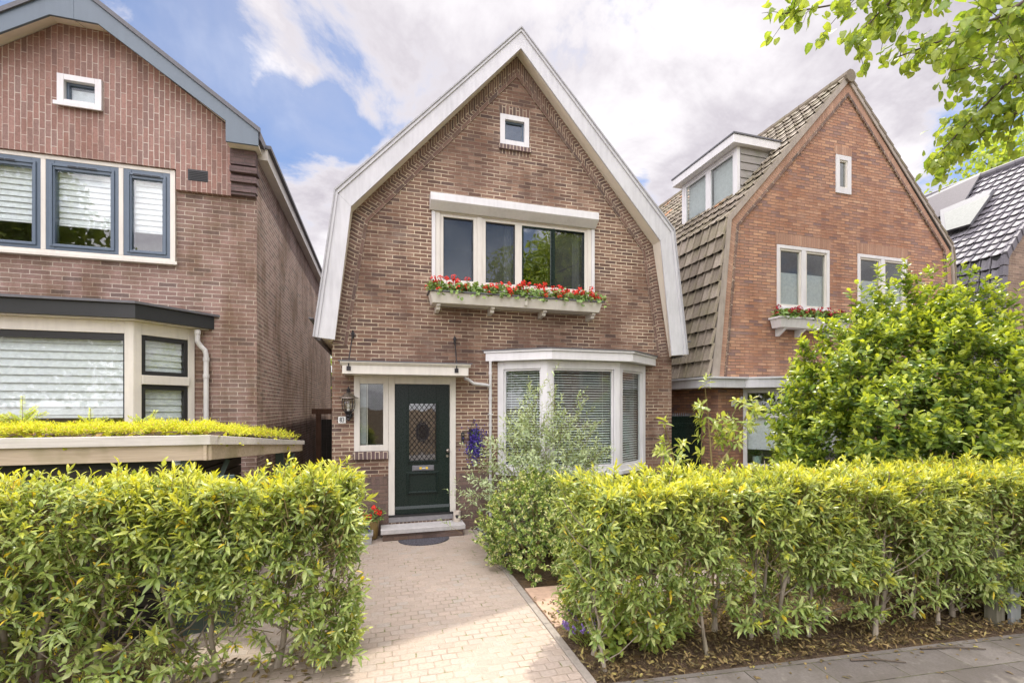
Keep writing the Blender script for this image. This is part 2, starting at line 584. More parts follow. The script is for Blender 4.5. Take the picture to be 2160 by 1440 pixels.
M['screen'] = screenmat()
M['slat'] = flat('blind_slat', (.84, .85, .82), .4, .4)
M['oldwood'] = None
M['concrete'] = flat('concrete', (.30, .265, .225), .85, .2)
M['stonegrey'] = flat('bluestone', (.22, .21, .21), .55, .3)
M['stonepale'] = flat('pale_step_stone', (.47, .45, .43), .6, .3)
M['rubber'] = None
M['terracotta'] = flat('terracotta', (.36, .15, .09), .8, .2)
M['zinc'] = flat('zinc_planter', (.36, .36, .35), .55, .4)
M['ochre'] = flat('ochre_glaze', (.25, .17, .06), .35, .5)
M['bowl'] = flat('pale_pot', (.52, .48, .43), .7, .3)
M['yellow'] = flat('yellow_sticker', (.75, .5, .04), .5)
M['red'] = flat('red_petal', (.66, .035, .02), .55, .3)
M['crimson'] = flat('crimson_petal', (.36, .008, .022), .55, .3)
M['violet'] = flat('violet_petal', (.05, .026, .22), .55, .3)
M['lav'] = flat('lavender_petal', (.25, .17, .42), .7, .2)
M['enamel'] = flat('white_enamel', (.78, .79, .76), .3, .5)
M['ink'] = flat('black_ink', (.02, .02, .02), .4)
M['solar'] = flat('solar_cell', (.10, .09, .10), .6, .15)
M['skylight'] = flat('skylight_blind', (.23, .24, .225), .6, .15)
M['tile_tan'] = None


def wood(name, a, b, scale=1., rough=.75, axis='x', green=0.):
    m, t = newmat(name)
    P = t.n('ShaderNodeTexCoord').outputs['Object']
    mul = {'x': (1.2, 22., 22.), 'y': (22., 1.2, 22.), 'z': (22., 22., 1.2)}[axis]
    g = t.noise(t.vm('MULTIPLY', P, mul), 1.6 * scale, 6, .65, .6).outputs[0]
    k = t.noise(P, 3.5, 3, .5).outputs[0]
    c = t.ramp(g, [(.3, a), (.7, b)])
    c = t.mix(t.maprange(k, .5, .75, 0, .5 + green), c, tuple(x * y for x, y in zip(a, (.62, .72, .5))))
    finish(t, c, rough, g, .35, .004, .25)
    return m


M['oldwood'] = wood('weathered_board', (.40, .31, .22), (.55, .45, .33), green=.3)
M['paleboard'] = wood('pale_capping_board', (.50, .46, .42), (.64, .60, .55))
M['brownwood'] = wood('brown_post_wood', (.10, .055, .035), (.17, .095, .06), axis='z')
M['blackwood'] = wood('black_slats', (.028, .024, .02), (.05, .043, .034))
M['deck'] = wood('siding_board', (.25, .23, .21), (.33, .31, .285))
M['bark'] = wood('hedge_bark', (.20, .165, .12), (.36, .31, .24), 1., .85, 'z', .2)
M['twig'] = wood('young_twig', (.16, .13, .055), (.26, .20, .09), 1., .8, 'z')
M['darkbark'] = wood('tree_bark', (.07, .055, .04), (.14, .11, .085), 1., .9, 'z')
M['birch'] = wood('birch_bark', (.42, .36, .28), (.66, .60, .52), 3., .8, 'x')


def tilemat(name, cols, rough, spec, moss=(.2, .19, .1), mossamt=.5):
    m, t = newmat(name)
    P = t.n('ShaderNodeTexCoord').outputs['Object']
    rnd = t.n('ShaderNodeAttribute', attribute_name='rnd').outputs['Fac']
    c = t.ramp(rnd, cols)
    f = t.noise(P, 30., 5, .7).outputs[0]
    c = t.mix(1., c, t.ramp(f, [(.3, .75), (.7, 1.18)]), 'MULTIPLY')
    k = t.noise(P, 2.2, 5, .7).outputs[0]
    c = t.mix(t.m('MULTIPLY', t.maprange(k, .45, .68), mossamt, clamp=True), c, moss)
    finish(t, c, rough, f, .3, .003, spec)
    return m


M['tile_tan'] = tilemat('tan_roof_tile', [(0, (.185, .152, .115)), (.45, (.26, .218, .17)), (.8, (.335, .285, .225)), (.985, (.27, .23, .18)), (.99, (.55, .25, .11)), (1, (.55, .25, .11))], .75, .3, (.20, .18, .10), .7)
M['tile_blue'] = tilemat('blue_grey_roof_tile', [(0, (.15, .142, .158)), (.5, (.19, .18, .198)), (1, (.23, .22, .235))], .55, .2, (.15, .14, .13), .3)
M['tile_far'] = tilemat('red_roof_tile', [(0, (.28, .1, .06)), (1, (.36, .14, .08))], .7, .3)


def mat_rubber():
    m, t = newmat('rubber_mat')
    P = t.n('ShaderNodeTexCoord').outputs['Object']
    v = t.n('ShaderNodeTexVoronoi', {'Vector': P, 'Scale': 26.}, feature='DISTANCE_TO_EDGE').outputs['Distance']
    h = t.maprange(v, .03, .12, smooth=True)
    c = t.mix(h, (.05, .048, .055), (.105, .10, .115))
    finish(t, c, .7, h, 1., .01, .3)
    return m


M['rubber'] = mat_rubber()


def mat_pavers():
    m, t = newmat('clay_pavers')
    P = t.n('ShaderNodeTexCoord').outputs['Object']
    rot = t.n('ShaderNodeVectorRotate', {'Vector': P, 'Angle': .004}, rotation_type='Z_AXIS').outputs[0]
    w = t.vm('MULTIPLY', t.vm('SUBTRACT', t.noise(P, 7., 3, .6).outputs['Color'], (.5, .5, .5)), (.03, .026, 0))
    q = t.n('ShaderNodeSeparateXYZ', {0: t.vm('ADD', rot, w)})
    bw, bh, mw = .128, .088, .006
    row = t.m('FLOOR', t.m('DIVIDE', q.outputs[1], bh))
    jit = t.n('ShaderNodeTexWhiteNoise', {'W': row}, noise_dimensions='1D').outputs[0]
    uu = t.m('ADD', t.m('ADD', t.m('DIVIDE', q.outputs[0], bw), t.m('MULTIPLY', t.m('FLOORED_MODULO', row, 2.), .5)), t.m('MULTIPLY', jit, .16))
    cl = t.m('FLOOR', uu)
    fu = t.m('MULTIPLY', t.m('FRACT', uu), bw)
    fv = t.m('MULTIPLY', t.m('FRACT', t.m('DIVIDE', q.outputs[1], bh)), bh)
    du = t.m('MINIMUM', fu, t.m('SUBTRACT', bw, fu))
    dv = t.m('MINIMUM', fv, t.m('SUBTRACT', bh, fv))
    d = t.m('MINIMUM', du, dv)
    gap = t.noise(P, 5., 3, .6).outputs[0]
    e = t.maprange(gap, .3, .7, .0022, .0085)
    mask = t.n('ShaderNodeMapRange', {0: d, 1: t.m('MULTIPLY', e, .35), 2: t.m('MULTIPLY', e, 1.5), 3: 0., 4: 1.}, interpolation_type='SMOOTHSTEP').outputs[0]
    rn = t.n('ShaderNodeTexWhiteNoise', {'Vector': t.n('ShaderNodeCombineXYZ', {0: cl, 1: row}).outputs[0]}, noise_dimensions='2D').outputs[0]
    c = t.ramp(rn, [(0, (.35, .29, .232)), (.25, (.40, .325, .26)), (.5, (.378, .315, .258)), (.75, (.42, .338, .272)), (1, (.37, .33, .28))])
    f = t.noise(P, 40., 6, .7).outputs[0]
    c = t.mix(1., c, t.ramp(f, [(.25, .74), (.5, 1.), (.8, 1.2)]), 'MULTIPLY')
    big = t.noise(P, 1.3, 5, .65).outputs[0]
    c = t.mix(t.m('MULTIPLY', t.maprange(big, .42, .7), .5, clamp=True), c, (.35, .29, .235))
    sand = t.maprange(t.noise(P, 2.2, 4, .6).outputs[0], .40, .60)
    mo = t.mix(sand, (.30, .245, .19), (.43, .355, .28))
    moss = t.maprange(t.noise(P, 6., 3, .6).outputs[0], .56, .66)
    mo = t.mix(moss, mo, (.16, .17, .06))
    c = t.mix(mask, mo, c)
    h = t.m('ADD', t.m('ADD', mask, t.m('MULTIPLY', f, .4)), t.m('MULTIPLY', t.m('MULTIPLY', rn, mask), .35))
    finish(t, c, .85, h, .6, .007, .25)
    return m


def mat_flags():
    m, t = newmat('pavement_flags')
    P = t.n('ShaderNodeTexCoord').outputs['Object']
    rot = t.n('ShaderNodeVectorRotate', {'Vector': t.vm('ADD', P, (0, 4.56, 0)), 'Angle': .0888}, rotation_type='Z_AXIS').outputs[0]
    q = t.n('ShaderNodeSeparateXYZ', {0: rot})
    y = t.m('SUBTRACT', -.172, q.outputs[1])      # first course: a narrow kerb row
    bw, bh = .60, .30
    row = t.m('FLOOR', t.m('DIVIDE', y, bh))
    uu = t.m('ADD', t.m('DIVIDE', q.outputs[0], bw), t.m('MULTIPLY', t.m('FLOORED_MODULO', row, 2.), .5))
    fu = t.m('MULTIPLY', t.m('FRACT', uu), bw)
    fv = t.m('MULTIPLY', t.m('FRACT', t.m('DIVIDE', y, bh)), bh)
    d = t.m('MINIMUM', t.m('MINIMUM', fu, t.m('SUBTRACT', bw, fu)), t.m('MINIMUM', fv, t.m('SUBTRACT', bh, fv)))
    wv = t.noise(P, 9., 3).outputs[0]
    mask = t.maprange(t.m('ADD', d, t.m('MULTIPLY', t.m('SUBTRACT', wv, .5), .006)), .001, .0055, smooth=True)
    rn = t.n('ShaderNodeTexWhiteNoise', {'Vector': t.n('ShaderNodeCombineXYZ', {0: t.m('FLOOR', uu), 1: row}).outputs[0]}, noise_dimensions='2D').outputs[0]
    c = t.ramp(rn, [(0, (.150, .132, .115)), (.5, (.185, .165, .143)), (1, (.225, .20, .175))])
    f = t.noise(P, 60., 6, .75).outputs[0]
    c = t.mix(1., c, t.ramp(f, [(.25, .68), (.5, 1.), (.8, 1.25)]), 'MULTIPLY')
    big = t.noise(P, 2.4, 5, .65).outputs[0]
    c = t.mix(t.m('MULTIPLY', t.maprange(big, .42, .62), .7, clamp=True), c, (.12, .105, .085))
    spot = t.noise(P, 9., 4, .6).outputs[0]
    c = t.mix(t.m('MULTIPLY', t.maprange(spot, .60, .72), .5, clamp=True), c, (.29, .265, .225))
    c = t.mix(mask, t.mix(t.maprange(wv, .42, .55), (.055, .047, .035), (.12, .12, .05)), c)
    h = t.m('ADD', mask, t.m('MULTIPLY', f, .35))
    finish(t, c, .8, h, .7, .006, .3)
    return m


def mat_soil():
    m, t = newmat('garden_soil')
    P = t.n('ShaderNodeTexCoord').outputs['Object']
    f = t.noise(P, 38., 6, .75).outputs[0]
    b = t.noise(P, 5., 5, .7).outputs[0]
    c = t.ramp(f, [(.28, (.055, .037, .025)), (.5, (.125, .088, .058)), (.72, (.23, .165, .105))])
    c = t.mix(t.maprange(b, .5, .68), c, (.19, .125, .06))
    finish(t, c, .95, t.m('ADD', f, b), 1., .03, .1)
    return m


def mat_road():
    m, t = newmat('brick_road')
    P = t.n('ShaderNodeTexCoord').outputs['Object']
    f = t.noise(P, 30., 5, .7).outputs[0]
    c = t.ramp(f, [(.3, (.13, .11, .10)), (.7, (.22, .19, .175))])
    finish(t, c, .85, f, .5, .01)
    return m


# ------------------------------------------------------------------ world, sun
SUN_EL, SUN_AZ = R(63.), R(38.)       # azimuth from +Y towards +X: the sun stands behind the houses
sd = Vector((math.sin(SUN_AZ) * math.cos(SUN_EL), math.cos(SUN_AZ) * math.cos(SUN_EL), math.sin(SUN_EL)))
sl = bpy.data.lights.new('sun', 'SUN')
sl.energy = SUN_STR
sl.angle = R(.9)
sl.color = (1., .95, .86)
so = bpy.data.objects.new('sun', sl)
so.rotation_euler = (-sd).to_track_quat('-Z', 'Y').to_euler()
COL.objects.link(so)

W = bpy.data.worlds.new('World')
SC.world = W
W.use_nodes = True
t = NT(W.node_tree)
d = t.n('ShaderNodeTexCoord').outputs['Generated']
sky = t.n('ShaderNodeTexSky', sky_type='NISHITA', sun_disc=False, sun_elevation=SUN_EL, sun_rotation=SUN_AZ, altitude=0., air_density=1., dust_density=.4, ozone_density=3.).outputs[0]
q = t.n('ShaderNodeSeparateXYZ', {0: d})
zz = t.m('MAXIMUM', q.outputs[2], .02)
den = t.m('ADD', zz, .22)
pl = t.n('ShaderNodeCombineXYZ', {0: t.m('DIVIDE', q.outputs[0], den), 1: t.m('DIVIDE', q.outputs[1], den)}).outputs[0]
n1 = t.noise(t.vm('ADD', pl, (3.1, 1.7, 0)), 2.1, 9, .62, .35).outputs[0]
n2 = t.noise(t.vm('ADD', pl, (7.3, 2.2, 0)), 1.5, 6, .58, .3).outputs[0]
# clear patches between the clouds
gap = None
for px, py, r0, amp in ((300, 60, .16, .95), (420, 150, .15, .95), (560, 255, .13, .8), (690, 250, .075, .95), (735, 290, .06, .8), (250, -60, .2, .9), (1350, 372, .035, .5),
                        (2120, 300, .12, .9), (2010, 330, .08, .7), (1950, 400, .06, .6), (2230, 200, .10, .5), (30, -10, .18, .7), (640, 470, .03, .2)):
    v = ray(px, py).normalized()
    dist = t.vm('LENGTH', t.vm('SUBTRACT', d, tuple(v)))
    g_ = t.maprange(dist, r0, r0 * .25, 0., amp, True)
    gap = g_ if gap is None else t.m('MAXIMUM', gap, g_)
# open sky behind the street (seen in the window panes)
for v, r0, amp in (((-.55, -.70, .45), .34, .9), ((.2, -.8, .55), .25, .7), ((.13, -.93, .33), .30, .95)):
    v = Vector(v).normalized()
    g_ = t.maprange(t.vm('LENGTH', t.vm('SUBTRACT', d, tuple(v))), r0, r0 * .3, 0., amp, True)
    gap = t.m('MAXIMUM', gap, g_)
cov = t.m('ADD', t.m('MULTIPLY', t.m('SUBTRACT', n1, .5), 2.9), t.m('SUBTRACT', .62, t.m('MULTIPLY', gap, .92)))
mask = t.maprange(cov, -.08, .42, 0., 1., True)
mask = t.m('MAXIMUM', mask, t.maprange(n2, .35, .65, .06, .42))
shade = t.maprange(t.m('ADD', t.m('MULTIPLY', n2, .55), t.m('MULTIPLY', n1, .45)), .40, .60, 0., 1., True)
edge = t.maprange(cov, .75, .2, 0., .55, True)      # sunlit rims
shade = t.m('MAXIMUM', shade, edge)
cl = t.mix(shade, CLOUD_LO, CLOUD_HI)
# clouds opposite the sun much brighter: fill light added for the shaded house fronts
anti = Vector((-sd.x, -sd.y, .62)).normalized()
fr = t.maprange(t.vm('DOT_PRODUCT', d, tuple(anti)), .30, .95, 1., CLOUD_FILL, True)
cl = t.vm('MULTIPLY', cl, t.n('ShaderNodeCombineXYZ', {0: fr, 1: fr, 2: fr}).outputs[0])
skyb = t.vm('MULTIPLY', sky, SKY_MUL)
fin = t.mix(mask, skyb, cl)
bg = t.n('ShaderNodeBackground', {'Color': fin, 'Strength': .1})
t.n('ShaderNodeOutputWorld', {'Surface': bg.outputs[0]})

vs = SC.view_settings
vs.view_transform = 'Standard'
vs.look = 'None'
vs.exposure = EXPO
vs.gamma = 1
SC.display_settings.display_device = 'sRGB'
cy = SC.cycles
cy.use_denoising = True
cy.max_bounces = 8
cy.diffuse_bounces = 4
cy.glossy_bounces = 4
cy.transmission_bounces = 4
cy.transparent_max_bounces = 12
cy.sample_clamp_indirect = 6

# ------------------------------------------------------------------ ground
def edge_y(x): return -4.56 - .089 * (x - 1.98)


g = G()
g.face([(-400, -400, -.012), (400, -400, -.012), (400, 400, -.012), (-400, 400, -.012)])
tag(g.build('ground', mat_soil(), recalc=False), kind='structure')
g = G()
g.extr([(-1.55, -4.28, -.03), (1.475, -4.50, -.03), (1.475, 0.0, -.03), (-.7, 0.0, -.03), (-.7, 9, -.03), (-1.74, 9, -.03), (-1.74, -.4, -.03)], (0, 0, .03))
tag(g.build('path', mat_pavers()), kind='structure')
g = G()
xs = (-30, 40)
g.extr([(xs[0], edge_y(xs[0]), -.06), (xs[1], edge_y(xs[1]), -.06), (xs[1], edge_y(xs[1]) - 2.4, -.06), (xs[0], edge_y(xs[0]) - 2.4, -.06)], (0, 0, .064))
tag(g.build('pavement', mat_flags()), kind='structure')
g = G()
g.extr([(xs[0], edge_y(xs[0]) - 2.4, -.15), (xs[1], edge_y(xs[1]) - 2.4, -.15), (xs[1], edge_y(xs[1]) - 9, -.15), (xs[0], edge_y(xs[0]) - 9, -.15)], (0, 0, .142))
tag(g.build('road', mat_road()), kind='structure')
g = G()
for i in range(9):
    y1 = -.1 - i * .49
    g.box(1.478, 1.545, max(y1 - .485, -4.5), y1, -.05, .012)
tag(g.build('kerb', M['concrete'], bevel=.006), kind='structure')
# ------------------------------------------------------------------ window kit
def frame_local(o, u):
    """local x runs along the window, y goes into the house, z up"""
    u = Vector(u).normalized()
    n = Vector((-u.y, u.x, 0))
    T = Matrix.Identity(4)
    T.col[0][:3] = u
    T.col[1][:3] = n
    T.col[2][:3] = (0, 0, 1)
    T.translation = Vector(o)
    return T


def ring(g, x0, x1, z0, z1, w, y0, y1, wb=None, wt=None, wr=None):
    wb = w if wb is None else wb
    wt = w if wt is None else wt
    wr = w if wr is None else wr
    g.box(x0, x0 + w, y0, y1, z0, z1)
    g.box(x1 - wr, x1, y0, y1, z0, z1)
    g.box(x0 + w, x1 - wr, y0 + .0015, y1, z1 - wt, z1)
    g.box(x0 + w, x1 - wr, y0 + .0015, y1, z0, z0 + wb)


def pane(parent, T, x0, x1, z0, z1, y, mat='glass', name='pane'):
    g = G(T)
    g.box(x0, x1, y, y + .006, z0, z1)
    return g.build(name, M[mat], parent)


def panel(parent, name, mat, T, x0, x1, z0, z1, y, th=.004, label=None):
    g = G(T)
    g.box(x0, x1, y, y + th, z0, z1)
    return g.build(name, M[mat], parent, label=label)


def room(g, x0, x1, y0, y1, z0, z1):
    """the dark room behind an opening: back, sides, floor and ceiling"""
    g.face([(x0, y1, z0), (x1, y1, z0), (x1, y1, z1), (x0, y1, z1)])
    g.face([(x0, y0, z0), (x0, y1, z0), (x0, y1, z1), (x0, y0, z1)])
    g.face([(x1, y0, z0), (x1, y1, z0), (x1, y1, z1), (x1, y0, z1)])
    g.face([(x0, y0, z0), (x1, y0, z0), (x1, y1, z0), (x0, y1, z0)])
    g.face([(x0, y0, z1), (x1, y0, z1), (x1, y1, z1), (x0, y1, z1)])


def rooms(parent, *boxes):
    for b in boxes:
        g = G()
        room(g, *b)
        g.build('room', M['room'], parent, recalc=False)


def tile_field(name, mat, parent, P0, U, V, nu, nv, su, sv, lift=.035, wave=.018, roll=True, skip=None):
    """real overlapping pantiles: nu along U, nv courses up V"""
    P0, U, V = Vector(P0), Vector(U).normalized(), Vector(V).normalized()
    N = U.cross(V).normalized()
    if N.z < 0: N = -N
    vs, fs, rn = [], [], []
    prof = [(.0, -.7), (.02, .7), (.09, 1.0), (.16, .3), (.45, -.1), (.8, .15), (.865, .3), (.88, -.7)] if roll else [(0, .5), (.03, .5), (.5, .25), (.97, .2), (1., .2)]
    k = len(prof)
    rr = random.Random(5)
    for j in range(nv):
        for i in range(nu):
            if skip and skip(i, j): continue
            dz = rr.uniform(-.006, .006)
            du = rr.uniform(-.004, .004)
            b = len(vs)
            for a, h in prof:
                vs.append(P0 + U * ((i + a) * su + du) + V * (j * sv - .03) + N * (lift + h * wave + dz))
            for a, h in prof:
                vs.append(P0 + U * ((i + a) * su + du) + V * ((j + 1) * sv) + N * (h * wave + dz))
            for a, h in prof:
                vs.append(P0 + U * ((i + a) * su + du) + V * (j * sv - .03) + N * (lift + h * wave + dz - .016))
            r = rr.random()
            for q in range(k - 1):
                fs += [(b + q, b + q + 1, b + k + q + 1, b + k + q), (b + 2 * k + q, b + 2 * k + q + 1, b + q + 1, b + q)]
            fs += [(b, b + k, b + 2 * k), (b + k - 1, b + 3 * k - 1, b + 2 * k - 1)]
            rn += [r] * (3 * k)
    me = bpy.data.meshes.new(name)
    me.from_pydata([tuple(v) for v in vs], [], fs)
    a = me.attributes.new('rnd', 'FLOAT', 'POINT')
    a.data.foreach_set('value', rn)
    return link(name, me, mat, parent)


# ================================================================== the brown gabled house
HC = 2.30
H = thing('brick_house', 'brown brick house with white bargeboards, dark green front door and the number 83', 'house', (HC, 0, 0))
TW = frame_local((0, 0, 0), (1, 0, 0))
wallpoly = [(-.70, -.05), (-.70, 3.9), (-.47, 5.18), (HC, 8.17), (5.06, 5.18), (5.34, 3.9), (5.34, -.05)]
holes = [(1.975, 2.485, 6.5, 7.01), (.82, 3.72, 3.98, 5.28), (-.38, 1.215, .30, 2.56), (1.93, 4.78, .9, 2.78)]
wallpoly_d = [(-.70, -.05), (-.70, 3.9), (-.47, 5.18), (HC, 8.17), (5.06, 5.18), (5.34, 3.9), (5.34, -.05)]
g = G()
g.wall(wallpoly_d, [holes[0], holes[1], (-.38, .138, 1.335, 2.56), (.1405, 1.215, .28, 2.56), (1.93, 4.78, .9, 2.78)], 0, .14)
g.face([(-.70, 0, -.05), (-.70, 10.5, -.05), (-.70, 10.5, 3.2), (-.70, 0, 3.2)])
g.face([(5.34, 0, -.05), (5.34, 10.5, -.05), (5.34, 10.5, 3.2), (5.34, 0, 3.2)])
g.face([(-.70, 10.5, -.05), (5.34, 10.5, -.05), (5.34, 10.5, 3.2), (HC, 10.5, 8.1), (-.70, 10.5, 3.2)])
g.build('wall', M['brick_main'], H, recalc=False)
# brick bands along the gable, lintels and sills
g = G()
inner = [(HC - 3.0, 3.02), (HC - 2.68, 5.03), (HC - .03, 8.02), (HC + 2.68 - .06, 5.03), (HC + 2.95, 3.0)]
g.strip(inner, .0, .165, -.006, .0)
g.build('gable_band', M['lintel_main'], H, recalc=False)
g = G()
g.strip(inner, .168, .222, -.018, .0, brick=False)
g.build('gable_string_course', M['lintel_main'], H, recalc=False)
for q_ in ((1.955, 2.505, 7.022, 7.165), (1.965, 2.5, 6.34, 6.465)):
    G().soldier(*q_, -.004, .0).build('brick_lintel', M['lintel_main'], H, recalc=False)
g = G()
g.soldier(1.95, 2.52, 6.41, 6.485, -.05, .0)
g.build('brick_sill', M['sill_brick'], H, recalc=False)
g = G()
g.soldier(-.395, .135, 1.215, 1.335, -.055, .0)
g.build('brick_sill', M['sill_brick'], H, recalc=False)
# darker brick plinth, with an upright course on top
g = G()
for a, b in ((-.703, .136), (1.219, 1.93), (4.78, 5.343)):
    g = G()
    if b < 4: g.soldier(a, b, .80, .935, -.007, .0)
    g.box(a, b, -.006, .001, -.05, .797)
    g.build('plinth', M['brick_base'], H)
# bargeboards with soffits
out = [(HC - .03 - 3.2, 3.06), (HC - .03 - 2.905, 5.25), (HC - .04, 8.31), (HC - .03 + 2.91, 5.27), (HC - .03 + 3.2, 3.0)]
inn = [(HC - .03 - 2.905, 3.03), (HC - .03 - 2.675, 5.035), (HC - .04, 7.975), (HC - .03 + 2.645, 5.045), (HC - .03 + 2.885, 2.97)]
soff = [(HC - 3.02, 3.03), (HC - 2.70, 5.06), (HC - .03, 8.05), (HC + 2.63, 5.06), (HC + 3.0, 2.97)]
for half in ((0, 1, 2), (2, 3, 4)):
    g = G()
    for a, b in ((half[0], half[1]), (half[1], half[2])):
        g.extr([(out[a][0], -.285, out[a][1]), (out[b][0], -.285, out[b][1]), (inn[b][0], -.285, inn[b][1]), (inn[a][0], -.285, inn[a][1])], (0, .028, 0))
    g.build('bargeboard', M['barge'], H, bevel=.004)
    g, ge = G(), G()
    for a, b in ((half[0], half[1]), (half[1], half[2])):
        def sh(i, f): return (out[i][0] * (1 - f) + inn[i][0] * f, out[i][1] * (1 - f) + inn[i][1] * f)
        o0, o1 = out[a], out[b]
        i0, i1 = sh(a, .2), sh(b, .2)
        g.extr([(o0[0], -.306, o0[1]), (o1[0], -.306, o1[1]), (i1[0], -.306, i1[1]), (i0[0], -.306, i0[1])], (0, .0205, 0))
        j0, j1 = sh(a, -.03), sh(b, -.03)
        k0, k1 = sh(a, .05), sh(b, .05)
        ge.extr([(j0[0], -.325, j0[1]), (j1[0], -.325, j1[1]), (k1[0], -.325, k1[1]), (k0[0], -.325, k0[1])], (0, .0185, 0))
    g.build('barge_moulding', M['barge'], H, bevel=.003)
    ge.build('edge_strip', M['barge_edge'], H)
    g = G()
    for a, b in ((half[0], half[1]), (half[1], half[2])):
        g.hexa([(inn[a][0], -.257, inn[a][1]), (inn[b][0], -.257, inn[b][1]), (soff[b][0], .0, soff[b][1]), (soff[a][0], .0, soff[a][1])] +
               [(x * 1.012 - HC * .012, y, z + .02) for x, y, z in [(inn[a][0], -.257, inn[a][1]), (inn[b][0], -.257, inn[b][1]), (soff[b][0], .0, soff[b][1]), (soff[a][0], .0, soff[a][1])]])
    g.build('soffit', M['soffit'], H)
# roof slabs
for sgn, idx in ((-1, (0, 1, 2)), (1, (4, 3, 2))):
    g = G()
    for a, b in ((idx[0], idx[1]), (idx[1], idx[2])):
        p, q_ = out[a], out[b]
        k_ = -sgn * .09
        g.hexa([(p[0] + k_, -.255, p[1] - .05), (q_[0] + k_, -.255, q_[1] - .05), (q_[0] + k_, 10.7, q_[1] - .05), (p[0] + k_, 10.7, p[1] - .05),
                (p[0], -.255, p[1] - .002), (q_[0], -.255, q_[1] - .002), (q_[0], 10.7, q_[1] - .002), (p[0], 10.7, p[1] - .002)])
    g.build('roof', M['tile_blue'], H)
for x0, x1, z in ((HC - 3.225, HC - 2.99, 2.87), (HC + 2.99, HC + 3.165, 2.83)):
    g = G()
    g.hexa([(x0, -.283, 3.07 if x0 < 2 else 3.0), (x1, -.283, 3.05 if x0 < 2 else 2.98), (x1, 10.6, 3.05), (x0, 10.6, 3.05),
            (x0, -.283, 3.2), (x1, -.283, 3.2), (x1, 10.6, 3.2), (x0, 10.6, 3.2)])
    g.extr([(x0, -.2835, 3.06), (x1, -.2835, 3.04), (x1 if x0 < 2 else x0, -.02, 2.9)], (0, 10.5, 0)) if False else None
    g.build('eaves_box', M['soffit'], H)
    g = G()
    xe = x0 - .035 if x0 < 2 else x1 + .035
    g.box(xe - .03, xe + .03, -.33, 10.4, 3.32 if x0 < 2 else 3.23, 3.335 if x0 < 2 else 3.245)
    g.build('gutter', M['lead'], H)

# attic window
g = G()
ring(g, 1.972, 2.488, 6.497, 7.013, .085, -.02, .07)
w = g.build('window', M['white'], H, bevel=.004)
g = G()
ring(g, 2.057, 2.403, 6.582, 6.928, .03, .035, .085)
g.build('sash', M['navy'], w)
pane(w, TW, 2.087, 2.373, 6.612, 6.898, .06, 'glass_strong')
# upper window: casing, two sash frames, panes, roller shutter
g = G()
ring(g, .88, 3.665, 3.98, 5.27, .075, -.015, .1, .11, .06)
g.box(1.575, 1.655, -.012, .1, 4.09, 5.21)
w = g.build('window', M['cream'], H, bevel=.004)
g = G()
ring(g, .955, 1.575, 4.09, 5.21, .058, .004, .08, .04, .05)
ring(g, 1.655, 3.59, 4.09, 5.21, .07, .004, .08, .04, .05, .05)
g.box(2.245, 2.365, .004, .08, 4.13, 5.16)
g.build('sash_frame', M['cream'], w, bevel=.005)
for i, (a, b, mt) in enumerate(((1.013, 1.517, 'glass'), (1.725, 2.245, 'glass'), (2.365, 2.93, 'glass_strong'), (2.96, 3.54, 'glass'))):
    g = G()
    ring(g, a, b, 4.13, 5.16, .014 if i != 2 else .03, .03 if i < 2 else .012, .075)
    g.build('casement', M['black' if i < 2 else 'darkgreen'], w)
    pane(w, TW, a + .012, b - .012, 4.142, 5.148, .05 if i != 2 else .03, mt)
    if i in (1, 3):
        g = G()
        xs_ = np.linspace(b - .15, b - .01, 9)
        for k in range(8): g.face([(xs_[k], .22 + .02 * (k % 2), 4.1), (xs_[k + 1], .22 + .02 * ((k + 1) % 2), 4.1), (xs_[k + 1], .22 + .02 * ((k + 1) % 2), 5.2), (xs_[k], .22 + .02 * (k % 2), 5.2)])
        g.build('curtain', M['blind'], w, recalc=False)
    if i != 2:
        panel(w, 'insect_screen', 'screen', TW, a + .012, b - .012, 4.14 if i else 4.14, 5.15, .10 if i else .16)
g = G()
g.box(2.925, 2.965, -.004, .06, 4.13, 5.16)
g.build('sliding_stile', M['darkgreen'], w)
g = G()
g.extr([(.785, -.17, 5.315), (.785, -.19, 5.335), (.785, -.19, 5.445), (.785, -.17, 5.462), (.785, -.001, 5.475), (.785, -.001, 5.235), (.785, -.06, 5.225)], (2.945, 0, 0))
sb = g.build('roller_shutter_box', M['white'], H, bevel=.006)
g = G()
g.box(.82, .878, -.03, -.001, 3.99, 5.234)
g.build('shutter_rail', M['white'], H, bevel=.004)
g = G()
g.box(3.667, 3.725, -.03, -.001, 3.99, 5.234)
g.build('shutter_rail', M['white'], H, bevel=.004)

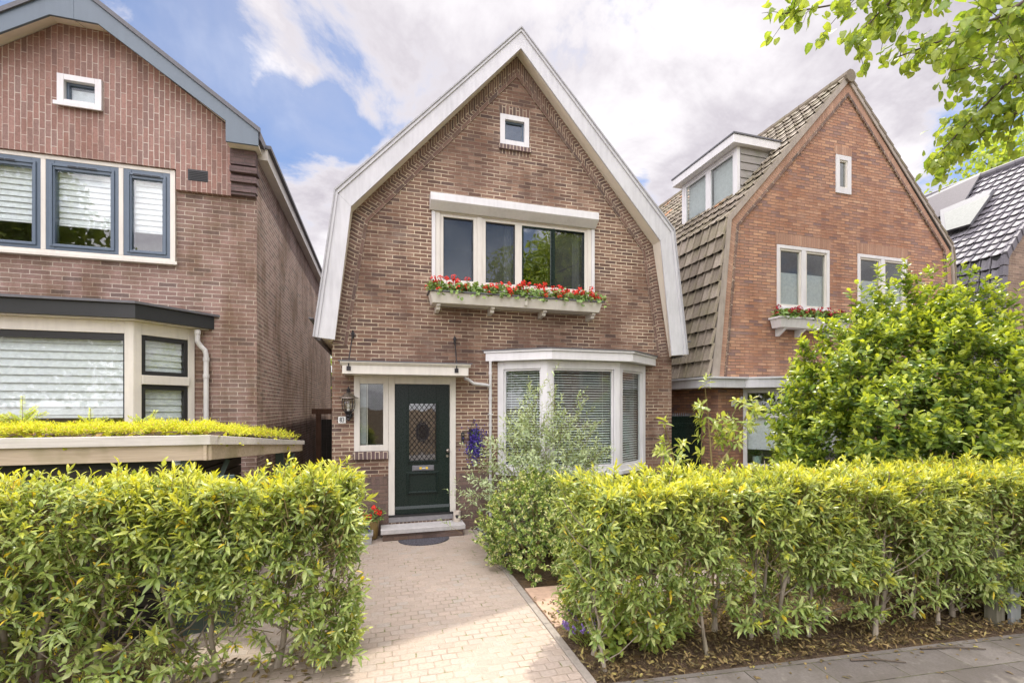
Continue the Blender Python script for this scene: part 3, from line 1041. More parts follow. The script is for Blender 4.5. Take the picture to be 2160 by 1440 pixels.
# door zone: canopy, side light, front door
g = G()
g.box(-.52, 1.345, -.45, .0, 2.52, 2.655)
cn = g.build('door_canopy', M['cream'], H, bevel=.004)
g = G()
g.extr([(-.55, -.49, 2.70), (-.55, -.49, 2.685), (-.55, -.452, 2.645), (-.55, -.452, 2.70)], (1.925, 0, 0))
g.extr([(-.557, -.49, 2.70), (-.557, -.49, 2.685), (-.522, -.452, 2.645), (-.522, -.452, 2.70)], (0, .45, 0)) if False else None
g.box(-.552, 1.377, -.451, .0, 2.657, 2.70)
g.build('canopy_moulding', M['cream'], cn, bevel=.003)
g = G()
g.box(-.575, 1.40, -.5, .0, 2.7025, 2.714)
g.build('canopy_flashing', M['lead'], cn)
for xw, xf, zw in ((-.395, -.43, 3.17), (1.195, 1.155, 3.15)):
    g = G()
    g.tube([(xw, -.012, zw), (xw, -.04, zw)], .028, 10)
    g.tube([(xw, -.03, zw), (xf, -.47, 2.70), (xf, -.474, 2.63)], .009, 8)
    g.tube([(xw, -.03, zw + .05), (xw, -.03, zw - .07)], [.012, .02], 8)
    g.box(xf - .03, xf + .03, -.462, -.4515, 2.565, 2.63)
    g.build('support_rod', M['iron'], cn)
g = G()
g.box(-.378, -.292, -.02, .1, 1.338, 2.52)
g.box(.06, .138, -.02, .1, 1.338, 2.52)
g.box(-.292, .06, -.018, .1, 2.40, 2.519)
g.box(-.292, .06, -.018, .1, 1.338, 1.43)
w = g.build('window', M['cream'], H, bevel=.004)
pane(w, TW, -.295, .063, 1.428, 2.405, .045, 'glass')
g = G()
g.box(-.19, -.178, .06, .075, 1.43, 2.40)
g.build('glazing_bar', M['cream'], w)
panel(w, 'lace_curtain', 'blindgrey', TW, -.29, -.20, 1.44, 2.39, .12)
g = G()
g.box(.1405, .236, -.022, .1, .285, 2.52)
g.box(1.118, 1.213, -.022, .1, .285, 2.52)
g.box(.236, 1.118, -.02, .1, 2.402, 2.519)
g.build('door_frame', M['cream'], H, bevel=.004)
g = G()
# door leaf with an opening for the glass
g.box(.24, .455, .03, .075, .318, 2.398)
g.box(.905, 1.114, .03, .075, .318, 2.398)
g.box(.455, .905, .0315, .075, 2.095, 2.398)
g.box(.455, .905, .0315, .075, .318, 1.155)
dr = g.build('door', M['darkgreen'], H, bevel=.002)
g = G()
ring(g, .425, .935, 1.125, 2.125, .032, .012, .032)
ring(g, .445, .915, 1.145, 2.105, .018, .0, .0115)
g.build('glazing_bead', M['darkgreen'], dr, bevel=.004)
pane(dr, TW, .45, .91, 1.15, 2.1, .06, 'glass_strong')
g = G()
ring(g, .42, .94, .625, .985, .045, .006, .03)
ring(g, .437, .923, .642, .968, .018, -.006, .0055)
g.build('door_panel', M['darkgreen'], dr, bevel=.006)
g = G()
g.extr([(.24, -.012, .318), (.24, .028, .318), (.24, .028, .44), (.24, .016, .44), (.24, -.012, .395)], (.874, 0, 0))
g.build('weather_board', M['darkgreen'], dr, bevel=.003)
g = G()
x0, x1, z0, z1 = .463, .897, 1.163, 2.087
st = .078
for k in range(-14, 16):
    for sgn in (1, -1):
        pts = []
        # line x = x0 + k*st + sgn*(z - z0)*.75 clipped to the rectangle
        for zq in (z0, z1):
            pts.append((x0 + k * st + (sgn * (zq - z0) * .78 if sgn > 0 else .72 - (zq - z0) * .78), zq))
        (xa, za), (xb, zb) = pts
        def clipx(xc): return za + (zb - za) * (xc - xa) / (xb - xa)
        P = [(xa, za), (xb, zb)]
        lo, hi = min(xa, xb), max(xa, xb)
        if hi < x0 or lo > x1: continue
        Q = []
        for (xx, zq) in P:
            if xx < x0: xx, zq = x0, clipx(x0)
            elif xx > x1: xx, zq = x1, clipx(x1)
            Q.append((xx, zq))
        if abs(Q[0][0] - Q[1][0]) < .01: continue
        yy = .041 if sgn > 0 else .05
        g.tube([(Q[0][0], yy, Q[0][1]), (Q[1][0], yy, Q[1][1])], .0052, 4)
cx, cz = .68, 1.625
for rx, rz in ((.10, .15), (.082, .125)):
    g.tube([(cx + rx * math.cos(a), .034, cz + rz * math.sin(a)) for a in np.linspace(0, 6.2832, 22)], .007, 5)
for k in range(10):
    a = k * .6283 + .3
    c0 = Vector((cx + .115 * math.cos(a), .034, cz + .165 * math.sin(a)))
    g.tube([c0 + Vector((.026 * math.cos(b), 0, .026 * math.sin(b))) for b in np.linspace(a, a + 4.6, 9)], .0055, 5)
for k in range(-5, 6):
    hh = .125 * math.sqrt(max(0, 1 - (k / 6) ** 2))
    g.tube([(cx + k * .0136, .038, cz - hh), (cx + k * .0136, .038, cz + hh)], .0028, 4)
    ww = .082 * math.sqrt(max(0, 1 - (k / 6) ** 2))
    g.tube([(cx - ww, .036, cz + k * .02), (cx + ww, .036, cz + k * .02)], .0028, 4)
g.build('door_grille', M['iron'], dr)
g = G()
g.box(.51, .86, .012, .03, 1.0, 1.085)
g.box(.525, .845, .004, .0115, 1.012, 1.073)
lb = g.build('letter_box', M['alu'], dr, bevel=.003)
for x in (.625, .725):
    G().box(x, x + .035, .001, .0035, 1.026, 1.058).build('sticker', M['yellow'], lb)
g = G()
for k in range(5): g.box(.668 + k * .011, .675 + k * .011, .002, .0035, 1.034, 1.05)
g.build('sticker_print', M['enamel'], lb)
g = G()
g.tube([(1.075, .03, 1.32), (1.075, -.03, 1.32)], .012, 10)
g.ball((1.075, -.045, 1.32), .03, 12, 7)
g.build('handle', M['pewter'], dr, smooth=True)
g = G()
g.tube([(1.078, .03, 1.225), (1.078, .008, 1.225)], .022, 14)
g.tube([(1.078, .012, 1.225), (1.078, .0, 1.225)], .012, 10)
g.build('lock', M['pewter'], dr)
# threshold, dark stone, brick course, step
g = G()
g.box(.141, 1.212, -.05, .1, .285, .316)
g.build('threshold', M['ink'], H)
g = G()
g.box(.141, 1.205, -.045, -.007, .20, .2845)
g.build('threshold_stone', M['stonegrey'], H, bevel=.004)
g = G()
g.soldier(.141, 1.205, .10, .1995, -.03, -.0065)
g.build('step_riser', M['lintel_main'], H)
st_ = thing('door_step', 'pale stone door step in front of the dark green door', 'step', (.67, -.2, 0))
g = G()
g.box(.02, 1.31, -.38, -.031, .105, .175)
g.build('slab', M['stonepale'], st_, bevel=.006)
g = G()
g.box(.05, 1.28, -.35, -.031, -.02, .1035)
g.build('base', M['brick_base'], st_)

# bay window
B = G()
B.extr([(1.72, 0, 2.80), (2.66, -.66, 2.80), (4.12, -.66, 2.80), (5.0, 0, 2.80)], (0, 0, .135))
bay = B.build('bay_window', M['white'], H, bevel=.004)
g = G()
g.extr([(1.69, 0, 2.937), (2.65, -.685, 2.937), (4.135, -.685, 2.937), (5.03, 0, 2.937)], (0, 0, .035))
g.build('bay_moulding', M['white'], bay, bevel=.003)
g = G()
g.extr([(1.66, 0, 2.9725), (2.64, -.70, 2.9725), (4.15, -.70, 2.9725), (5.06, 0, 2.9725)], (0, 0, .014))
g.build('bay_flashing', M['lead'], bay)
bp = [(1.93, 0), (2.64, -.5), (3.96, -.5), (4.78, 0)]
g = G()
g.extr([(1.95, 0, -.05), (2.66, -.47, -.05), (3.94, -.47, -.05), (4.76, 0, -.05)], (0, 0, .93))
g.build('bay_base', M['brick_base'], bay)
g = G()
g.extr([(1.88, 0, .885), (2.62, -.57, .885), (3.98, -.57, .885), (4.83, 0, .885)], (0, 0, .065))
g.build('bay_sill', M['white'], bay, bevel=.004)
for i in range(3):
    a, b = Vector((*bp[i], 0)), Vector((*bp[i + 1], 0))
    T = frame_local(a, b - a)
    Lw = (b - a).length
    g = G(T)
    x0, x1 = (.0, Lw - .005) if i == 0 else ((.0, Lw) if i == 1 else (.005, Lw))
    ring(g, x0, x1, .952, 2.797, .105 if i != 1 else .10, .0, .10, .07, .13)
    f = g.build('bay_frame', M['white'], bay, bevel=.005)
    g = G(T)
    ring(g, x0 + .105, x1 - .105, 1.025, 2.665, .028, .03, .08)
    g.build('sash', M['white'], f, bevel=.004)
    pane(f, T, x0 + .13, x1 - .13, 1.05, 2.64, .05, 'glass')
    g = G(T)
    zs = np.arange(1.06, 2.635, .043)
    for z in zs:
        g.hexa([(x0 + .12, .105, z), (x1 - .12, .105, z), (x1 - .12, .135, z + .012), (x0 + .12, .135, z + .012),
                (x0 + .12, .105, z + .0022), (x1 - .12, .105, z + .0022), (x1 - .12, .135, z + .0145), (x0 + .12, .135, z + .0145)])
    for xx in ((x0 + .2, x1 - .2) if i != 1 else (x0 + .25, x1 - .25)):
        g.box(xx - .002, xx + .002, .145, .147, 1.04, 2.65)
    g.build('venetian_blind', M['slat'], f)
g = G()
g.face([(1.95, .02, .96), (2.66, -.42, .96), (3.94, -.42, .96), (4.76, .02, .96)])
g.build('bay_floor', M['room'], bay)

# rooms behind the openings
rooms(H, (1.9, 2.55, .14, 1., 6.4, 7.05), (.7, 3.8, .14, 2.6, 3.9, 5.5), (-.45, 1.25, .14, 1.6, .25, 2.7), (1.85, 4.85, .14, 3.6, .8, 2.8))
# canopy drain pipe and bay down pipe
g = G()
g.tube([(1.35, -.08, 2.50), (1.40, -.08, 2.49), (1.5, -.08, 2.42), (1.7, -.08, 2.40), (1.765, -.07, 2.385), (1.79, -.06, 2.34), (1.79, -.06, 2.25)], .026, 10)
g.tube([(1.79, -.06, 2.8), (1.79, -.06, .03)], .024, 12)
for z in (2.62, 2.2, 1.75, 1.0): g.tube([(1.79, -.06, z), (1.79, -.06, z - .045)], .031, 12)
for z in (1.9, .8): g.box(1.755, 1.825, -.09, .0, z, z + .02)
g.build('down_pipe', M['pipe'], H, smooth=False)


# ================================================================== the mauve house on the near side
L = thing('brick_house', 'mauve brick house with a grey bargeboard, upright brick gable and dark framed windows', 'house', (-3.8, 0, 0))
LC = -3.79
g = G()
lp = [(-5.85, -.05), (-5.85, 5.75), (LC, 7.25), (-1.74, 5.75), (-1.74, -.05)]
g.wall(lp, [(-5.0, -2.77, 4.08, 5.35), (-5.1, -2.62, .9, 3.12), (-4.08, -3.6, 6.03, 6.43)], 0, .14)
for x in (-5.85, -1.74):
    g.face([(x, 0, -.05), (x, 10.7, -.05), (x, 10.7, 5.8), (x, 0, 5.8)])
g.face([(-5.85, 10.7, -.05), (-1.74, 10.7, -.05), (-1.74, 10.7, 5.8), (LC, 10.7, 7.2), (-5.85, 10.7, 5.8)])
g.build('wall', M['brick_left'], L, recalc=False)
# upright brick gable standing proud of the wall
g = G()
gp = [(-5.52, 5.085), (-5.52, 6.06), (LC - .29, 7.11), (LC + .29, 7.11), (-2.06, 6.06), (-2.06, 5.085), (-2.745, 5.085), (-2.745, 5.37), (-4.84, 5.37), (-4.84, 5.085)]
hole = (-4.08, -3.6, 6.03, 6.43)
loops = [[Vector((x, z, 0)) for x, z in gp], [Vector((hole[0], hole[2], 0)), Vector((hole[0], hole[3], 0)), Vector((hole[1], hole[3], 0)), Vector((hole[1], hole[2], 0))]]
fl = [p for l in loops for p in l]
for tr in tessellate_polygon(loops):
    g.face([(fl[i].x, -.065, fl[i].y) for i in tr], [(fl[i].y, fl[i].x) for i in tr])
for lp_ in loops:
    for i in range(len(lp_)):
        a, b = lp_[i], lp_[(i + 1) % len(lp_)]
        g.face([(a.x, -.065, a.y), (b.x, -.065, b.y), (b.x, .0, b.y), (a.x, .0, a.y)], [(a.y, a.x), (b.y, b.x), (b.y + .06, b.x), (a.y + .06, a.x)])
g.build('gable_panel', M['brick_upright'], L, recalc=False)
# corbel stones under the eaves corner
g = G()
g.box(-2.057, -1.725, -.13, .001, 5.52, 5.74)
for k, z in enumerate((5.43, 5.30, 5.17)):
    g.box(-2.056 + .002 * k, -1.70 - .012 * k, -.16 + .025 * k, .001, z - .03, z + .055)
    g.box(-2.055, -1.74, -.09, .001, z - .07, z - .032)
g.build('corbel', M['brick_corbel'], L, bevel=.004)
g = G()
for k in range(6): g.hexa([(-2.59, -.075, 5.245 + k * .024), (-2.36, -.075, 5.245 + k * .024), (-2.36, -.05, 5.262 + k * .024), (-2.59, -.05, 5.262 + k * .024),
                           (-2.59, -.075, 5.249 + k * .024), (-2.36, -.075, 5.249 + k * .024), (-2.36, -.05, 5.266 + k * .024), (-2.59, -.05, 5.266 + k * .024)])
g.box(-2.6, -2.35, -.067, -.064, 5.235, 5.395)
g.build('air_vent', M['ink'], L)
# bargeboards
sl_ = .715
for sgn in (1, -1):
    def X(x): return LC + sgn * x
    g = G()
    # x measured from the ridge axis, z on the board
    zt = lambda x: 7.50 - sl_ * x
    g.extr([(X(0), -.31, zt(0)), (X(2.14), -.31, zt(2.14)), (X(2.14), -.31, 5.735), (X(1.73), -.31, 5.735), (X(1.73), -.31, 6.02), (X(.255), -.31, 7.035), (X(0), -.31, 7.035)], (0, .03, 0))
    g.build('bargeboard', M['bluegrey'], L, bevel=.004)
    g = G()
    g.extr([(X(.0), -.335, zt(0) + .03), (X(2.17), -.335, zt(2.17) + .03), (X(2.17), -.335, zt(2.17) - .035), (X(0), -.335, zt(0) - .035)], (0, .024, 0))
    g.build('verge_trim', M['lead'], L)
    g = G()
    g.extr([(X(.01), -.279, 7.04), (X(.26), -.279, 7.04), (X(.30), -.04, 7.12), (X(.01), -.04, 7.12)], (0, 0, .02))
    g.extr([(X(.26), -.279, 7.04), (X(1.73), -.279, 6.025), (X(1.76), -.04, 6.06), (X(.30), -.04, 7.12)], (0, 0, .02))
    g.extr([(X(1.73), -.279, 5.74), (X(2.14), -.279, 5.74), (X(2.12), .0, 5.75), (X(1.73), .0, 5.75)], (0, 0, .02))
    g.build('soffit', M['soffit'], L)
    g = G()
    g.hexa([(X(0), -.28, zt(0) - .12), (X(2.16), -.28, zt(2.16) - .12), (X(2.16), 10.9, zt(2.16) - .12), (X(0), 10.9, zt(0) - .12),
            (X(0), -.28, zt(0)), (X(2.16), -.28, zt(2.16)), (X(2.16), 10.9, zt(2.16)), (X(0), 10.9, zt(0))])
    g.build('roof', M['tile_blue'], L)
g = G()
g.box(-1.738, -1.60, .02, 10.8, 5.70, 5.86)
g.build('eaves_board', M['cream'], L)
g = G()
g.box(-1.62, -1.55, .0, 10.9, 5.865, 5.915)
g.build('gutter', M['lead'], L)
# small window in the gable
g = G()
ring(g, -4.085, -3.595, 6.03, 6.435, .075, -.10, .02)
g.box(-4.115, -3.585, -.125, -.1015, 6.005, 6.06)
w = g.build('window', M['white'], L, bevel=.004)
g = G()
ring(g, -4.01, -3.67, 6.105, 6.36, .03, -.04, .03)
g.build('sash', M['navy'], w)
pane(w, TW, -3.985, -3.695, 6.13, 6.335, -.015, 'glass')
panel(w, 'roller_blind', 'blind', TW, -3.985, -3.695, 6.13, 6.30, .02)
# triple window
g = G()
ring(g, -5.2, -2.765, 4.03, 5.365, .062, -.035, .1, .085, .055)
for x in (-4.265, -3.405): g.box(x - .027, x + .027, -.033, .1, 4.115, 5.31)
g.box(-5.2, -2.735, -.06, -.036, 4.03, 4.075)
w = g.build('window', M['cream'], L, bevel=.004)
for a, b in ((-5.138, -4.292), (-4.238, -3.432), (-3.378, -2.827)):
    g = G()
    ring(g, a, b, 4.118, 5.31, .095, -.03, .07, .085, .12)
    ring(g, a + .045, b - .045, 4.16, 5.26, .03, -.045, -.031, .03, .03)
    sshf = g.build('sash', M['navy'], w, bevel=.004)
    g = G()
    xm = (a + b) / 2
    for k in range(3):
        for dz in (0, .014): g.box(xm - .16 + k * .11, xm - .06 + k * .11, -.048, -.0455, 5.228 + dz, 5.235 + dz)
    g.build('trickle_vent', M['ink'], w)
    pane(w, TW, a + .09, b - .09, 4.2, 5.195, .0, 'glass')
    g = G()
    for z in np.arange(4.505, 5.2, .078):
        g.hexa([(a + .085, .060, z), (b - .085, .060, z), (b - .085, .078, z + .0774), (a + .085, .078, z + .0774),
                (a + .085, .063, z), (b - .085, .063, z), (b - .085, .081, z + .0774), (a + .085, .081, z + .0774)])
    g.box(a + .085, b - .085, .06, .085, 4.475, 4.50)
    g.box(a + .085, b - .085, .088, .091, 4.5, 5.24)
    g.build('pleated_blind', M['blind'], w)
# bay window
zt0, zt1 = 3.21, 3.345
g = G()
g.extr([(-2.27, 0, zt0 - .05), (-2.955, -.72, zt0), (-6.0, -.72, zt0), (-6.0, 0, zt0)], (0, 0, .135)) if False else None
g.extr([(-2.27, 0, zt0 - .07), (-2.27, 0, zt1 - .015), (-2.955, -.72, zt1 - .01), (-2.955, -.72, zt0)], (-.02, .02, 0))
g.extr([(-2.955, -.72, zt0), (-2.955, -.72, zt1 - .01), (-6.0, -.72, zt1 - .01), (-6.0, -.72, zt0)], (0, .025, 0))
g.build('bay_fascia', M['black'], L) if False else None
g2 = G()
g2.extr([(-2.29, .0, 3.15), (-2.955, -.70, 3.15), (-5.8, -.70, 3.15), (-5.8, 0, 3.15)], (0, 0, .18))
bayL = g2.build('bay_window', M['black'], L, bevel=.004)
g = G()
g.extr([(-2.22, .0, 3.332), (-2.94, -.745, 3.332), (-5.85, -.745, 3.332), (-5.85, 0, 3.332)], (0, 0, .03))
g.build('bay_flashing', M['lead'], bayL)
g = G()
g.extr([(-2.36, .0, 3.135), (-2.975, -.655, 3.135), (-5.7, -.655, 3.135), (-5.7, 0, 3.135)], (0, 0, .0145))
g.build('bay_soffit', M['cream'], bayL)
q0, q1, q2 = Vector((-2.53, -.02, 0)), Vector((-3.03, -.56, 0)), Vector((-5.4, -.56, 0))
T = frame_local(q1, q0 - q1)
Lw = (q0 - q1).length
g = G(T)
ring(g, .002, Lw, .95, 3.134, .085, .0, .1, .1, .16)
g.box(.087, Lw - .085, -.03, .1, 2.33, 2.45)
f = g.build('bay_frame', M['cream'], bayL, bevel=.004)
for a, b in ((1.06, 2.322), (2.457, 2.972)):
    g = G(T)
    ring(g, .09, Lw - .088, a, b, .045, .01, .08, .05, .06)
    g.build('sash', M['ink'], f, bevel=.003)
    pane(f, T, .13, Lw - .13, a + .04, b - .05, .04, 'glass')
    g = G(T)
    for z in np.arange(a + .03, b - .05, .088):
        g.hexa([(.125, .09, z), (Lw - .125, .09, z), (Lw - .125, .11, z + .0875), (.125, .11, z + .0875), (.125, .093, z), (Lw - .125, .093, z), (Lw - .125, .113, z + .0875), (.125, .113, z + .0875)])
    g.box(.125, Lw - .125, .119, .122, a + .03, b - .05)
    g.build('pleated_blind', M['blind'], f)
T = frame_local(q2, q1 - q2)
Lw = (q1 - q2).length
g = G(T)
ring(g, 0, Lw - .002, .95, 3.134, .1, .0, .1, .1, .16)
f = g.build('bay_frame', M['cream'], bayL, bevel=.004)
g = G(T)
ring(g, .102, Lw - .102, 1.06, 2.972, .022, .02, .08, .06, .085)
g.build('sash', M['ink'], f)
pane(f, T, .12, Lw - .12, 1.1, 2.9, .04, 'glass')
g = G(T)
for z in np.arange(1.935, 2.9, .1):
    g.hexa([(.12, .095, z), (Lw - .12, .095, z), (Lw - .12, .12, z + .0994), (.12, .12, z + .0994), (.12, .098, z), (Lw - .12, .098, z), (Lw - .12, .123, z + .0994), (.12, .123, z + .0994)])
g.box(.12, Lw - .12, .10, .125, 1.895, 1.93)
g.box(.12, Lw - .12, .128, .131, 1.93, 2.93)
g.build('pleated_blind', M['blind'], f)
g = G()
g.extr([(-2.5, .0, -.05), (-3.03, -.53, -.05), (-5.6, -.53, -.05), (-5.6, 0, -.05)], (0, 0, .99))
g.build('bay_base', M['brick_left'], bayL)
rooms(L, (-5.05, -2.7, .14, 2.4, 3.95, 5.5), (-5.2, -2.55, .14, 3., .8, 3.14), (-4.15, -3.5, .14, .8, 5.95, 6.5))
g = G()
g.tube([(-2.47, -.1, 3.12), (-2.47, -.1, 3.06)], .04, 10)
g.tube([(-2.47, -.1, 3.08), (-2.47, -.1, 2.96), (-2.44, -.08, 2.90), (-2.39, -.06, 2.84), (-2.375, -.06, 2.77), (-2.375, -.06, .0)], .033, 10)
for z in (2.74, 2.5, 1.7): g.tube([(-2.375, -.06, z), (-2.375, -.06, z - .05)], .04, 10)
g.build('down_pipe', M['pipe'], L)
# ================================================================== the orange brick house
O = thing('brick_house', 'orange brick house with a steep gable, tan roof tiles and a white dormer', 'house', (9.75, 0, 0))
AX = 9.72
g = G()
rp = [(6.40, -.05), (6.40, 2.62), (6.69, 5.70), (AX, 8.98), (12.85, 5.74), (13.10, 2.62), (13.10, -.05)]
W1, W2, W3 = (7.83, 9.22, 4.02, 5.36), (10.02, 11.5, 4.02, 5.37), (9.40, 9.83, 6.62, 7.44)
g.wall(rp, [W1, W2, W3, (7.02, 10.2, .85, 2.38)], 0, .12)
for x in (6.40, 13.1):
    g.face([(x, 0, -.05), (x, 10.5, -.05), (x, 10.5, 2.7), (x, 0, 2.7)])
g.face([(6.4, 10.5, -.05), (13.1, 10.5, -.05), (13.1, 10.5, 2.7), (AX, 10.5, 8.9), (6.4, 10.5, 2.7)])
g.build('wall', M['brick_right'], O, recalc=False)
band = [(6.37, 2.62), (6.67, 5.72), (AX, 9.03), (12.87, 5.76), (13.13, 2.62)]
g = G()
g.strip(band, .0, .15, -.02, .0)
g.build('gable_band', M['lintel_right'], O, recalc=False)
g = G()
g.strip(band, .153, .205, -.035, .0, brick=False)
g.build('gable_string_course', M['lintel_main'], O, recalc=False)
g = G()
g.extr([(6.21, -.05, 2.60), (6.59, -.05, 5.77), (6.68, -.05, 5.72), (6.385, -.05, 2.60)], (0, .06, 0))
g.extr([(6.59, -.05, 5.77), (AX, -.05, 9.19), (AX, -.05, 9.03), (6.68, -.05, 5.72)], (0, .06, 0))
g.extr([(AX, -.05, 9.22), (12.98, -.05, 5.78), (12.88, -.05, 5.76), (AX, -.05, 9.03)], (0, .06, 0))
g.extr([(12.98, -.05, 5.78), (13.28, -.05, 2.6), (13.14, -.05, 2.6), (12.88, -.05, 5.76)], (0, .06, 0))
g.build('verge_mortar', paint('verge_mortar', (.36, .31, .26), .85, .5, 6.), O)
for q_ in ((7.80, 9.26, 5.375, 5.60), (9.99, 11.53, 5.385, 5.61), (9.37, 9.86, 7.455, 7.63)):
    G().soldier(*q_, -.004, .0).build('brick_lintel', M['lintel_right'], O, recalc=False)


def casement(parent, wx, bl):
    x0, x1, z0, z1 = wx
    g = G()
    ring(g, x0, x1, z0, z1, .065, -.02, .08, .09, .07)
    xm = (x0 + x1) / 2
    g.box(xm - .055, xm + .055, -.018, .08, z0 + .09, z1 - .07)
    g.box(x0 - .03, x1 + .03, -.06, -.0215, z0, z0 + .05)
    w = g.build('window', M['white'], parent, bevel=.004)
    for a, b in ((x0 + .065, xm - .055), (xm + .055, x1 - .065)):
        g = G()
        ring(g, a, b, z0 + .09, z1 - .07, .04, .0, .06)
        g.build('sash', M['cream'], w, bevel=.003)
        pane(w, TW, a + .035, b - .035, z0 + .125, z1 - .105, .03, 'glass')
        panel(w, 'roller_blind', 'blindgrey', TW, a + .03, b - .03, z0 + .12, z0 + .12 + bl, .07)
    return w


casement(O, W1, .68)
casement(O, W2, .68)
g = G()
ring(g, *W3, .10, -.02, .08, .12)
w = g.build('window', M['white'], O, bevel=.004)
g = G()
ring(g, W3[0] + .1, W3[1] - .1, W3[2] + .12, W3[3] - .1, .03, .0, .06)
g.build('sash', M['cream'], w)
pane(w, TW, W3[0] + .125, W3[1] - .125, W3[2] + .145, W3[3] - .125, .03, 'glass_strong')
rooms(O, (7.75, 9.3, .12, 2., 3.95, 5.45), (9.95, 11.6, .12, 2., 3.95, 5.45), (9.35, 9.9, .12, 1., 6.55, 7.5), (6.9, 10.3, .12, 3., .8, 2.5))
# tiled roof
tile_field('roof', M['tile_tan'], O, (6.19, -.045, 2.66), (0, 1, 0), (.40, 0, 3.08), 26, 10, .235, .311, lift=.06, wave=.03)
tile_field('roof', M['tile_tan'], O, (6.60, -.045, 5.75), (0, 1, 0), (3.12, 0, 3.41), 30, 14, .235, .3325, lift=.055, wave=.028)
g = G()
for pts in (((6.18, 2.6), (6.585, 5.72)), ((6.585, 5.72), (AX, 9.13)), ((AX, 9.14), (12.9, 5.76)), ((12.9, 5.76), (13.25, 2.6))):
    (xa, za), (xb, zb) = pts
    g.hexa([(xa, -.03, za - .09), (xb, -.03, zb - .09), (xb, 10.6, zb - .09), (xa, 10.6, za - .09), (xa, -.03, za), (xb, -.03, zb), (xb, 10.6, zb), (xa, 10.6, za)])
g.build('roof_boarding', M['ink'], O)
g = G()
for k in range(26):
    y = -.1 + k * .4
    g.tube([(AX, y, 9.13), (AX, y + .41, 9.145)], [.135, .115], 10)
g.build('ridge_tile', M['tile_tan'], O)
g = G()
for k in range(15):   # verge tiles on the far rake
    f0, f1 = k / 15, (k + 1) / 15
    xa, xb = AX + (12.93 - AX) * f0, AX + (12.93 - AX) * f1
    za, zb = 9.13 + (5.78 - 9.13) * f0, 9.13 + (5.78 - 9.13) * f1
    g.hexa([(xa, -.06, za + .0), (xb, -.06, zb + .03), (xb, .3, zb + .03), (xa, .3, za), (xa + .02, -.06, za + .05), (xb + .03, -.06, zb + .075), (xb + .03, .3, zb + .075), (xa + .02, .3, za + .05)])
for k in range(10):
    f0, f1 = k / 10, (k + 1) / 10
    xa, xb = 12.93 + .27 * f0, 12.93 + .27 * f1
    za, zb = 5.78 - 3.1 * f0, 5.78 - 3.1 * f1
    g.hexa([(xa, -.06, za), (xb + .02, -.06, zb), (xb + .02, .3, zb), (xa, .3, za), (xa + .05, -.06, za), (xb + .075, -.06, zb), (xb + .075, .3, zb), (xa + .05, .3, za)])
g.build('verge_tile', M['tile_tan'], O)
# dormer
T = frame_local((7.30, 2.36, 0), (0, -1, 0))
g = G(T)
ring(g, 0, 1.86, 6.44, 7.56, .10, .0, .08, .09, .06)
g.box(.90, .98, .002, .08, 6.53, 7.50)
dm = g.build('dormer', M['white'], O, bevel=.004)
for a, b in ((.10, .90), (.98, 1.76)):
    g = G(T)
    ring(g, a, b, 6.53, 7.5, .045, .012, .06)
    g.build('sash', M['white'], dm, bevel=.003)
    pane(dm, T, a + .04, b - .04, 6.57, 7.46, .03, 'glass')
    panel(dm, 'curtain', 'blindgrey', T, a + .03, b - .03, 6.55, 7.48, .12)
g = G()
g.box(7.12, 8.56, .39, 2.5, 7.565, 7.74)
g.build('dormer_roof', M['white'], dm, bevel=.005)
g = G()
g.box(7.10, 8.58, .37, 2.52, 7.7425, 7.775)
g.build('dormer_flashing', M['lead'], dm)
g = G()
g.tube([(8.44, .42, 7.70), (8.62, .36, 7.83)], .04, 8)
g.build('vent_pipe', M['ink'], dm)
g = G()
for k in range(6):
    za, zb = 6.58 + k * .166, 6.58 + k * .166 + .158
    xs0 = 7.385
    def slope_x(z): return 6.6 + (z - 5.76) / 1.082
    xb0, xb1 = max(slope_x(za), xs0 + .01), max(slope_x(zb), xs0 + .02)
    g.extr([(xs0, .505 - .02, za), (xb0, .505 - .02, za), (xb1, .505 - .005, zb), (xs0, .505 - .005, zb)], (0, .02, 0))
g.build('dormer_siding', M['deck'], dm)
g = G()
g.extr([(7.52, .53, 6.6), (7.52, .53, 7.56), (8.4, .53, 7.56)], (0, 1.8, 0))
g.build('dormer_body', M['dark'], dm)
# side gutter, front fascia and bay roof
g = G()
g.extr([(5.94, -.33, 2.40), (6.75, -.33, 2.40), (6.75, .0, 2.40), (5.94, .0, 2.40)], (0, 0, .165))
g.extr([(5.94, .001, 2.40), (6.398, .001, 2.40), (6.398, 10, 2.40), (5.94, 10, 2.40)], (0, 0, .165))
g.build('eaves_fascia', M['barge'], O, bevel=.003)
g = G()
g.extr([(5.90, -.37, 2.5665), (6.78, -.37, 2.5665), (6.78, .0, 2.5665), (6.42, .0, 2.5665), (6.42, 10, 2.5665), (5.90, 10, 2.5665)], (0, 0, .035))
g.build('gutter', M['barge'], O, bevel=.003)
g = G()
g.extr([(6.751, -.001, 2.40), (6.751, -.33, 2.40), (7.35, -.85, 2.40), (9.6, -.85, 2.40), (10.4, -.001, 2.40)], (0, 0, .165))
bo = g.build('bay_window', M['barge'], O, bevel=.003)
g = G()
g.extr([(6.781, -.001, 2.5665), (6.781, -.375, 2.5665), (7.33, -.89, 2.5665), (9.65, -.89, 2.5665), (10.45, -.001, 2.5665)], (0, 0, .035))
g.build('bay_flashing', M['barge'], bo, bevel=.003)
